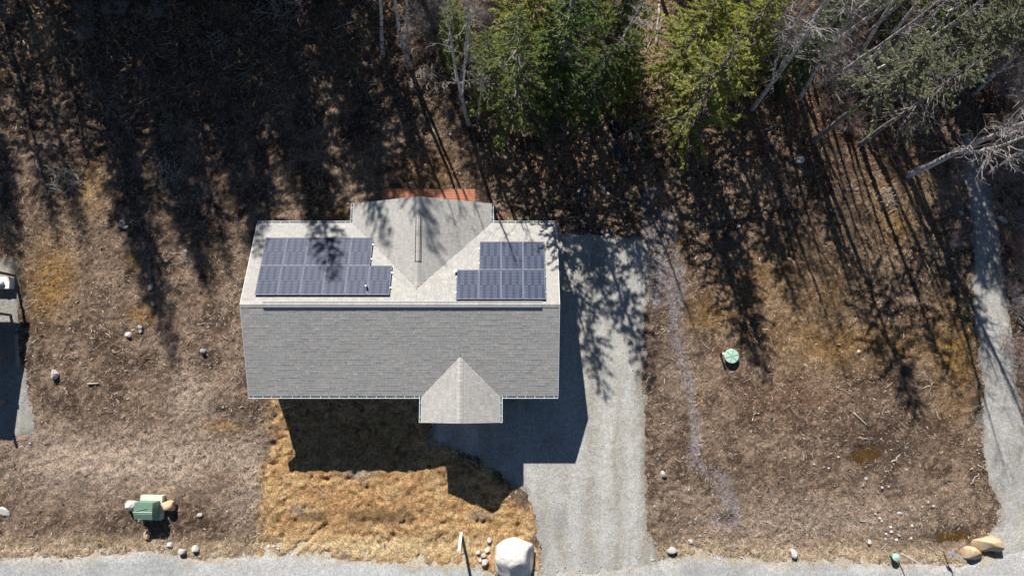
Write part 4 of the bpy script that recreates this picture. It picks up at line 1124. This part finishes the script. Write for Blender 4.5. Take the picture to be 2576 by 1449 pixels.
for a in ((1185, 548, 1335, 515), (1085, 522, 1185, 520), (1195, 460, 1290, 465), (940, 240, 1020, 200), (910, 240, 960, 270), (555, 330, 600, 390), (690, 970, 745, 1003), (1385, 965, 1448, 962), (445, 1415, 480, 1470), (780, 1150, 810, 1170), (1660, 1320, 1690, 1335), (1395, 60, 1410, 130), (490, 280, 560, 260)):
    stick(*z0(a[0], a[1]), *z0(a[2], a[3]), rs.uniform(.022, .034), 'thin weathered stick on the soil left of the house', 'sticks left of the house', branch=rs.randint(0, 2))
def z1(zx, zy): return zx * .3556, zy * .3556
for a in ((575, 430, 578, 520), (1090, 372, 1160, 410), (1335, 450, 1360, 510), (1100, 690, 1180, 640), (960, 730, 1050, 690), (40, 310, 50, 360), (80, 225, 185, 275), (150, 280, 205, 360), (390, 465, 440, 445), (50, 380, 140, 378), (0, 440, 100, 480), (1490, 340, 1500, 430), (850, 820, 910, 800), (755, 755, 810, 825), (1210, 665, 1300, 640), (250, 1130, 290, 1240), (1415, 1290, 1465, 1350), (1580, 495, 1640, 455)):
    stick(*z1(a[0], a[1]), *z1(a[2], a[3]), rs.uniform(.025, .045), 'pale dead stick on the shaded clearing floor', 'sticks on the clearing floor', kink=.1, branch=rs.randint(0, 2))
def z3(zx, zy): return 1288 + zx * .3556, zy * .3556
for a in ((1790, 915, 1925, 868), (340, 860, 360, 915), (1480, 850, 1600, 905), (440, 690, 415, 740), (720, 740, 775, 715), (915, 1085, 950, 1075), (870, 430, 960, 340), (930, 390, 1040, 200)):
    stick(*z3(a[0], a[1]), *z3(a[2], a[3]), rs.uniform(.03, .06), 'dead branch on the forest floor around the dark pool', 'branches around the pool', kink=.08, branch=1)
stick(*z3(1020, 330), *z3(1045, 20), .11, 'pale rotting log on the straw strip between the spruces', kink=.03, name='log', cat='log', m='wood_grey')
stick(2056, 157, 2240, 135, .09, 'white fallen birch trunk across the thicket', kink=.02, name='log', cat='log', m='birch')
stick(838, 72, 898, 52, .05, 'straight fallen pole at the back of the clearing', kink=.01, name='log', cat='log')
stick(*z4(1000, 1600), *z4(1000, 1601), .001, '', None) if False else None
for a in ((1245, 455, 1240, 530), (1285, 415, 1270, 480)):
    stick(644 + a[0] * .3556, a[1] * .3556, 644 + a[2] * .3556, a[3] * .3556, .05, 'broken pale snag beside the brush pile', 'snags at the brush pile', kink=.02, name='log', cat='log')

def brush_pile(px, py, rad, n, label, m='wood_grey', hz=.5):
    x, y = at(px, py); z = gz1(x, y)
    root = thing('brush_pile', (x, y, z), label, 'brush pile')
    for i in range(n):
        a = rs.uniform(0, 6.28); rr_ = rad * math.sqrt(rs.random()); L_ = rs.uniform(.35, 1.1) * rad
        c = np.array([math.cos(a) * rr_, math.sin(a) * rr_, hz * rad * (1 - (rr_ / rad) ** 2) * rs.uniform(.15, 1) + .03])
        b = rs.uniform(0, 6.28); d = np.array([math.cos(b), math.sin(b), rs.gauss(0, .18)]) * L_ / 2
        k = np.array([rs.gauss(0, .07), rs.gauss(0, .07), 0]) * L_
        MB().tube(np.array([c - d, c + k, c + d]), [rs.uniform(.014, .03), .018, .008], 4, cap=False).build('branch', m, root)
    return root
brush_pile(160, 445, 1.0, 70, 'tangled grey brush pile in the shade near the golden grass')
brush_pile(425, 432, .9, 36, 'small grey brush pile in the middle of the shaded clearing')
brush_pile(705, 12, 1.5, 70, 'pale brush pile at the top of the clearing')
brush_pile(540, 98, .6, 26, 'small heap of pale broken wood at the back of the clearing')
brush_pile(1075, 205, 1.0, 60, 'brush pile with pale broken ends beside the crooked birch')
brush_pile(1592, 335, .55, 24, 'little tangle of pale roots at the dark pool')
brush_pile(1625, 60, 1.2, 50, 'tangle of bleached branches on the straw strip between spruces')
brush_pile(2240, 500, .7, 30, 'small heap of straw coloured twigs right of the half dead spruce')

# ------------------------------------------------------------------ transformer, septic lid, posts
tx, ty = at(384, 1275)
tr = thing('transformer_box', (tx, ty, gz1(tx, ty)), 'green pad mounted transformer cabinet between two boulders', 'transformer', rz=-.03)
MB().box((0, 0, .12), (1.22, 1.3, .62)).build('pad', 'green_pale', tr)
mb = MB()
hw, dy = .50, .50
V = [(-hw, -dy, .432), (hw, -dy, .432), (hw, dy - .1, .432), (-hw, dy - .1, .432), (-hw, -dy, 1.08), (hw, -dy, 1.08), (hw, dy - .1, 1.22), (-hw, dy - .1, 1.22), (-hw, -dy + .28, 1.20), (hw, -dy + .28, 1.20)]
mb.add(V, [(0, 3, 2, 1), (0, 1, 5, 4), (4, 5, 9, 8), (8, 9, 6, 7), (1, 2, 6, 9, 5), (0, 4, 8, 7, 3), (2, 3, 7, 6)])
mb.build('cabinet', 'green_metal', tr)
mb = MB(); mb.box((0, -.10, 1.222), (1.04, .03, .025)); mb.build('seam', 'green_pale', tr)
mb = MB(); mb.tube([(-.45, -.05, 1.235), (.2, .12, 1.25)], .012, 6); mb.build('tie_wire', 'alu', tr)
mb = MB(); mb.box((0, -.512, .75), (.03, .02, .5)); mb.box((.1, -.515, .8), (.06, .03, .12)); mb.build('latch', 'dark', tr)

lx, ly = at(1839, 896)
lid = thing('septic_lid', (lx, ly, gz1(lx, ly)), 'pale green ribbed round septic lid on the soil right of the driveway', 'lid')
mb = MB(); mb.tube([(0, 0, -.1), (0, 0, .26)], .36, 32); mb.build('riser', 'green_lid', lid)
mb = MB(); mb.tube([(0, 0, .262), (0, 0, .285), (0, 0, .315), (0, 0, .33)], [.41, .415, .39, .02], 36); mb.build('cover', 'green_lid', lid, )
for k in range(6):
    a = k * math.pi / 3 + .25
    MB().box((.20 * math.cos(a), .20 * math.sin(a), .333), (.33, .022, .02), rz=a).build('rib', 'green_metal', lid)
px_, py_ = at(1814, 890)
pp = thing('cleanout_pipe', (px_, py_, gz1(px_, py_)), 'short capped pipe beside the green septic lid', 'pipe')
mb = MB(); mb.tube([(0, 0, -.1), (0, 0, .62)], .055, 14); mb.build('stem', 'dark', pp)
mb = MB(); mb.tube([(0, 0, .622), (0, 0, .68)], [.075, .07], 16); mb.build('cap', 'white', pp)

mx, my = at(1160, 1342)
mp = thing('marker_post', (mx, my, gz1(mx, my)), 'weathered white leaning marker post on the lawn beside the road', 'post')
mp.rotation_euler = (R(19), 0, 0)
MB().box((0, 0, .83), (.14, .10, 1.86)).build('stake', 'white', mp)
MB().box((0, 0, 1.79), (.19, .15, .05)).build('cap', 'white', mp)

def sign_post(px, py, label, m, disc):
    x, y = at(px, py)
    s = thing('sign_post', (x, y, gz1(x, y)), label, 'sign', rz=-.52)
    mb = MB(); mb.tube([(0, 0, -.2), (0, 0, 1.3)], .03, 8); mb.build('post', 'alu', s)
    MB().box((0, 0, 1.42), (.80, .03, .22)).build('blade', m, s)
    MB().box((0, 0, 1.30), (.10, .05, .06)).build('bracket', 'alu', s)
    if disc:
        mb = MB(); mb.tube([(-.05, -.28, -.1), (-.05, -.28, .42)], .14, 18); mb.build('pedestal', 'green_metal', s)
        mb = MB(); mb.tube([(-.05, -.28, .422), (-.05, -.28, .48), (-.05, -.28, .53)], [.20, .20, .05], 20); mb.build('pedestal_cap', 'green_lid', s)
    else:
        MB().box((0, -.06, .8), (.30, .03, .24)).build('plate', m, s)
sign_post(2252, 1386, 'pale street sign with a round green pedestal at its foot', 'white', True)
sign_post(2373, 1385, 'blue street sign beside the tan boulders', 'blue_sign', False)

# ------------------------------------------------------------------ uncountable litter: chips, gravel bits, grass, leaves
def visible_pts(n, r):
    return r.uniform(-33, 33, n), r.uniform(-12, 26, n)
def on_house(X, Y):
    return ((X > XL + .6) & (X < XR - .6) & (Y > YB + .6) & (Y < YT - .6)) | ((np.abs(X - RGC) < RGW - .5) & (Y > YT - 1) & (Y < RGY - .5)) | ((np.abs(X - FGC) < FGW - .5) & (Y < YB + 1) & (Y > FGY + .5)) | ((X > dx0 - .05) & (X < dx1 + .05) & (Y > dy0) & (Y < dy1 + .05))
def dens_chip(X, Y):
    PX, PY = to_px(X, Y)
    n = fbm(X, Y, .6, 3, 501)
    f = lut(GFLAT, X, Y)
    d = .55 + .9 * ss(.4, .65, n)
    d = d * (1 - .6 * np.clip(blob(PX, PY, 330, 1160, 320, 70), 0, 1))
    d = d * (1 - .93 * ss(-.3, .3, sdist(LAWN, X, Y)))
    d = d * (1 - ss(.1, .6, f))
    d = d * (1 - .5 * blob(PX, PY, 700, 380, 300, 160))
    d = d + .3 * blob(PX, PY, 300, 900, 250, 150) + .5 * blob(PX, PY, 2050, 1320, 300, 70)
    return np.where(on_house(X, Y), 0, d)
def chips(n, lens, wid, pal, dens, name, label, seed, zoff=.008, tilt=.22):
    r = np.random.default_rng(seed)
    X, Y = visible_pts(n, r)
    k = r.random(n) < dens(X, Y)
    X, Y = X[k], Y[k]; m = len(X)
    Z = gz(X, Y) + zoff
    a = r.uniform(0, 6.283, m); L_ = lens[0] + (lens[1] - lens[0]) * r.random(m) ** 2.4; W_ = r.uniform(*wid, m) * (.6 + .8 * L_ / lens[1])
    tl = r.normal(0, tilt, m)
    d = np.column_stack([np.cos(a) * np.cos(tl), np.sin(a) * np.cos(tl), np.sin(tl)]); s = np.column_stack([-np.sin(a), np.cos(a), np.zeros(m)])
    c = np.column_stack([X, Y, Z + np.abs(np.sin(tl)) * L_ * .4])
    ro = r.normal(0, .45, m)[:, None]
    s = s * np.cos(ro) + np.array([0, 0, 1.0]) * np.sin(ro)
    bendv = s * (r.normal(0, .10, m) * L_)[:, None]
    h = (W_ * .5)[:, None]
    c = c + np.array([0, 0, 1.0]) * (np.abs(np.sin(ro)) * h)
    A0 = c - d * (L_ / 2)[:, None]; A1 = c + bendv + np.array([0, 0, .006]); A2 = c + d * (L_ / 2)[:, None]
    V = np.stack([A0 - s * h * .5, A0 + s * h * .6, A1 - s * h, A1 + s * h, A2 - s * h * .4, A2 + s * h * .6], 1)
    F = np.array([(0, 2, 3, 1), (2, 4, 5, 3)])
    FF = (np.arange(m)[:, None, None] * 6 + F[None]).reshape(-1, 4)
    pal = np.array(pal); C = pal[r.integers(0, len(pal), m)] * r.uniform(.7, 1.25, m)[:, None]
    return tag(MB().add(V.reshape(-1, 3), FF, np.repeat(np.clip(C, 0, 1), 6, 0)).build(name, 'chips'), label, kind='stuff')
chips(210000, (.045, .24), (.014, .036), [(.40, .31, .225), (.29, .215, .15), (.27, .19, .13), (.54, .45, .355), (.13, .085, .06), (.08, .052, .04), (.37, .31, .27), (.22, .14, .09)], dens_chip, 'wood_chips', 'shredded wood chips and slivers strewn over the soil', 601)
chips(6000, (.18, .55), (.018, .036), [(.40, .32, .24), (.52, .43, .33), (.34, .30, .27), (.16, .10, .07)], lambda X, Y: dens_chip(X, Y) * .55, 'wood_slivers', 'long splintered twigs strewn over the soil', 602, .015, .10)
def dens_forest(X, Y):
    PX, PY = to_px(X, Y)
    return ss(330, 200, PY + 90 * (fbm(X, Y, .3, 2, 520) - .5)) * .9 + ss(560, 380, PY) * .9 * ss(1350, 1500, PX)
chips(110000, (.06, .8), (.012, .030), [(.30, .25, .21), (.38, .32, .27), (.20, .12, .08), (.14, .08, .05), (.45, .37, .27)], lambda X, Y: dens_forest(X, Y) * (1 - ss(.1, .5, lut(GFLAT, X, Y))), 'forest_litter', 'fallen twigs and litter on the forest floor', 603, .02, .2)
# dead leaves
def leaves(n, seed):
    r = np.random.default_rng(seed)
    X, Y = visible_pts(n, r); PX, PY = to_px(X, Y)
    d = (ss(480, 330, PY) * ss(1250, 1450, PX) + .8 * blob(PX, PY, 1450, 420, 180, 80) + .6 * blob(PX, PY, 1100, 420, 200, 80)) * (1 - ss(.1, .4, lut(GFLAT, X, Y)))
    k = r.random(n) < d; X, Y = X[k], Y[k]; m = len(X)
    c = np.column_stack([X, Y, gz(X, Y) + .015]); a = r.uniform(0, 6.28, m); s = r.uniform(.03, .07, m)[:, None]
    u = np.column_stack([np.cos(a), np.sin(a), r.normal(0, .3, m)]) * s; v = np.column_stack([-np.sin(a), np.cos(a), r.normal(0, .3, m)]) * s * .7
    V = np.stack([c - u, c + v, c + u, c - v], 1).reshape(-1, 3)
    pal = np.array([(.22, .10, .05), (.30, .16, .08), (.16, .07, .035), (.36, .22, .12)]); C = pal[r.integers(0, 4, m)] * r.uniform(.7, 1.3, m)[:, None]
    tag(MB().add(V, np.arange(m * 4).reshape(m, 4), np.repeat(C, 4, 0)).build('dead_leaves', 'chips'), 'rust brown dead leaves on the forest floor', kind='stuff')
leaves(70000, 605)
# stones in and beside the gravel
def pebbles(n, size, dens, name, label, seed, base):
    r = np.random.default_rng(seed)
    X, Y = visible_pts(n, r); k = (r.random(n) < dens(X, Y)) & ~on_house(X, Y); X, Y = X[k], Y[k]; m = len(X)
    s = size[0] + (size[1] - size[0]) * r.random(m) ** 3
    t = (1 + 5 ** .5) / 2
    O = np.array([(1, 0, 0), (-1, 0, 0), (0, 1, 0), (0, -1, 0), (0, 0, .8), (0, 0, -.5), (.7, .7, .35), (-.7, .7, .3), (-.7, -.7, .35), (.7, -.7, .3)], float)
    F = np.array([(4, 0, 6), (4, 6, 2), (4, 2, 7), (4, 7, 1), (4, 1, 8), (4, 8, 3), (4, 3, 9), (4, 9, 0), (0, 5, 6), (6, 5, 2), (2, 5, 7), (7, 5, 1), (1, 5, 8), (8, 5, 3), (3, 5, 9), (9, 5, 0)])
    V = O[None] * s[:, None, None] * r.uniform(.65, 1.25, (m, 10, 1))
    a = r.uniform(0, 6.28, m); ca, sa = np.cos(a), np.sin(a)
    Vx = V[..., 0] * ca[:, None] - V[..., 1] * sa[:, None] * .8; Vy = V[..., 0] * sa[:, None] + V[..., 1] * ca[:, None] * .8
    zz = gz(X, Y) + .03 * np.clip(lut(GFLAT, X, Y), 0, 1) * 1.6
    V = np.stack([Vx + X[:, None], Vy + Y[:, None], V[..., 2] + (zz + s * .2)[:, None]], -1).reshape(-1, 3)
    FF = (np.arange(m)[:, None, None] * 10 + F[None]).reshape(-1, 3)
    C = np.array(base) * r.uniform(.6, 1.35, m)[:, None]
    tag(MB().add(V, FF, np.repeat(np.clip(C, 0, .85), 10, 0)).build(name, 'chips'), label, kind='stuff')
def dens_edge(X, Y):
    e_ = np.minimum.reduce([np.abs(sdist(P, X, Y) + (fbm(X, Y, 1.2, 2, 530) - .5) * 1.0) for P in (DRIVE, ROAD, SIDE, NGRAV)])
    return (1 - ss(.05, .7, e_)) * .7
pebbles(42000, (.015, .07), dens_edge, 'gravel_bits', 'loose gravel spilling over the gravel edges', 611, (.42, .41, .385))
pebbles(26000, (.012, .035), lambda X, Y: ss(.5, .9, lut(GFLAT, X, Y)) * .8, 'loose_gravel', 'loose stones lying on the gravel', 612, (.36, .355, .335))
pebbles(5200, (.02, .075), lambda X, Y: (1 - ss(.1, .5, lut(GFLAT, X, Y))) * (.12 + .5 * blob(*to_px(X, Y), 2230, 1300, 250, 90) + .25 * blob(*to_px(X, Y), 560, 640, 120, 80) + .3 * blob(*to_px(X, Y), 1780, 1250, 120, 120)) * (1 - .9 * ss(-.2, .2, sdist(LAWN, X, Y))), 'soil_stones', 'little pale stones in the soil', 613, (.46, .44, .41))
# dry grass
def grass(n, hs, dens, pal, name, label, seed, wid=.006, lean=.7):
    r = np.random.default_rng(seed)
    X, Y = visible_pts(n, r); k = (r.random(n) < dens(X, Y)) & ~on_house(X, Y); X, Y = X[k], Y[k]
    # tufts: several blades each
    q = 6
    X = np.repeat(X, q) + r.normal(0, .035, len(X) * q); Y = np.repeat(Y, q) + r.normal(0, .035, len(Y) * q); m = len(X)
    h = r.uniform(*hs, m); a = r.uniform(0, 6.28, m); ln = np.abs(r.normal(0, lean, m))
    b = np.column_stack([X, Y, gz(X, Y) - .01])
    o = np.column_stack([np.cos(a), np.sin(a), np.zeros(m)]); s = np.column_stack([-np.sin(a), np.cos(a), np.zeros(m)]) * wid
    mid = b + o * (h * .35 * ln)[:, None] + np.array([0, 0, 1.0]) * (h * .55)[:, None]
    tip = b + o * (h * ln)[:, None] + np.array([0, 0, 1.0]) * (h * np.clip(.85 - .3 * ln, .12, 1))[:, None]
    V = np.stack([b - s, b + s, mid + s * .8, mid - s * .8, tip], 1).reshape(-1, 3)
    i = np.arange(m) * 5
    pal = np.array(pal); C = np.repeat(np.clip(pal[r.integers(0, len(pal), m)] * r.uniform(.7, 1.3, m)[:, None], 0, 1), 5, 0)
    mb = MB(); mb.add(V, np.stack([i, i + 1, i + 2, i + 3], -1), C)
    mb.F.append(np.stack([i + 3, i + 2, i + 4], -1)); mb.MI.append(np.zeros(m))
    tag(mb.build(name, 'grass'), label, kind='stuff')
STRAW = [(.56, .44, .26), (.48, .37, .21), (.62, .50, .32), (.38, .26, .13)]
GOLD = [(.48, .305, .14), (.40, .25, .11), (.56, .38, .19), (.29, .17, .07)]
def d_verge(X, Y):
    s_ = sdist(ROAD, X, Y)
    return np.where((s_ < .1) & (s_ > -1.4), .55 * ss(.35, .6, fbm(X, Y, .8, 3, 541)), 0) * (1 - ss(-.2, .1, sdist(DRIVE, X, Y))) + np.where(np.abs(sdist(SIDE, X, Y) + .3) < .5, .25, 0)
grass(60000, (.10, .30), d_verge, STRAW, 'verge_grass', 'bleached dry grass along the gravel verges', 621, .006, .9)
grass(70000, (.03, .075), lambda X, Y: ss(-.5, .8, sdist(LAWN, X, Y) + (fbm(X, Y, 1.5, 4, 202) - .5) * 1.8) * .9 * ss(.30, .5, fbm(X, Y, 1.6, 3, 542)) * (1 - ss(.1, .4, lut(GFLAT, X, Y))), GOLD, 'lawn_grass', 'short golden brown winter grass on the lawn', 622, .008, 1.0)
def d_brush(X, Y):
    PX, PY = to_px(X, Y)
    b = (1.0 * blob(PX, PY, 1640, 80, 34, 110) + .8 * blob(PX, PY, 105, 80, 50, 100) + .8 * blob(PX, PY, 225, 490, 34, 40) + .8 * blob(PX, PY, 2360, 470, 90, 50) + .55 * blob(PX, PY, 2250, 500, 60, 50) + .5 * blob(PX, PY, 2460, 900, 14, 300) + .5 * blob(PX, PY, 2550, 600, 40, 300)
         + .4 * blob(PX, PY, 350, 60, 260, 60) + .35 * blob(PX, PY, 800, 490, 70, 40) + .3 * blob(PX, PY, 400, 300, 90, 90) + .4 * blob(PX, PY, 1900, 420, 250, 60) + .3 * blob(PX, PY, 2150, 600, 250, 200) + .25 * blob(PX, PY, 120, 650, 60, 100))
    return b * (.2 + 1.1 * ss(.4, .65, fbm(X, Y, .9, 3, 543))) * (1 - ss(.1, .5, lut(GFLAT, X, Y)))
grass(30000, (.12, .42), d_brush, STRAW + [(.26, .20, .12)], 'straw_grass', 'long flattened straw grass in patches', 623, .007, 1.1)
def d_moss(X, Y):
    PX, PY = to_px(X, Y)
    b = blob(PX, PY, 120, 700, 60, 90) + blob(PX, PY, 225, 470, 34, 60) + blob(PX, PY, 330, 650, 22, 16) + blob(PX, PY, 350, 790, 30, 22) + .7 * blob(PX, PY, 2410, 900, 60, 150) + .6 * blob(PX, PY, 2150, 870, 200, 60) + .6 * blob(PX, PY, 2260, 540, 50, 70) + .5 * blob(PX, PY, 1790, 790, 60, 40) + .5 * blob(PX, PY, 2000, 700, 200, 120)
    return b * .8 * ss(.45, .65, fbm(X, Y, .9, 3, 544)) * (1 - ss(.1, .5, lut(GFLAT, X, Y)))
grass(24000, (.03, .10), d_moss, [(.30, .19, .06), (.36, .24, .08), (.24, .16, .05)], 'mossy_grass', 'golden mossy grass in patches on the soil', 624, .009, 1.0)
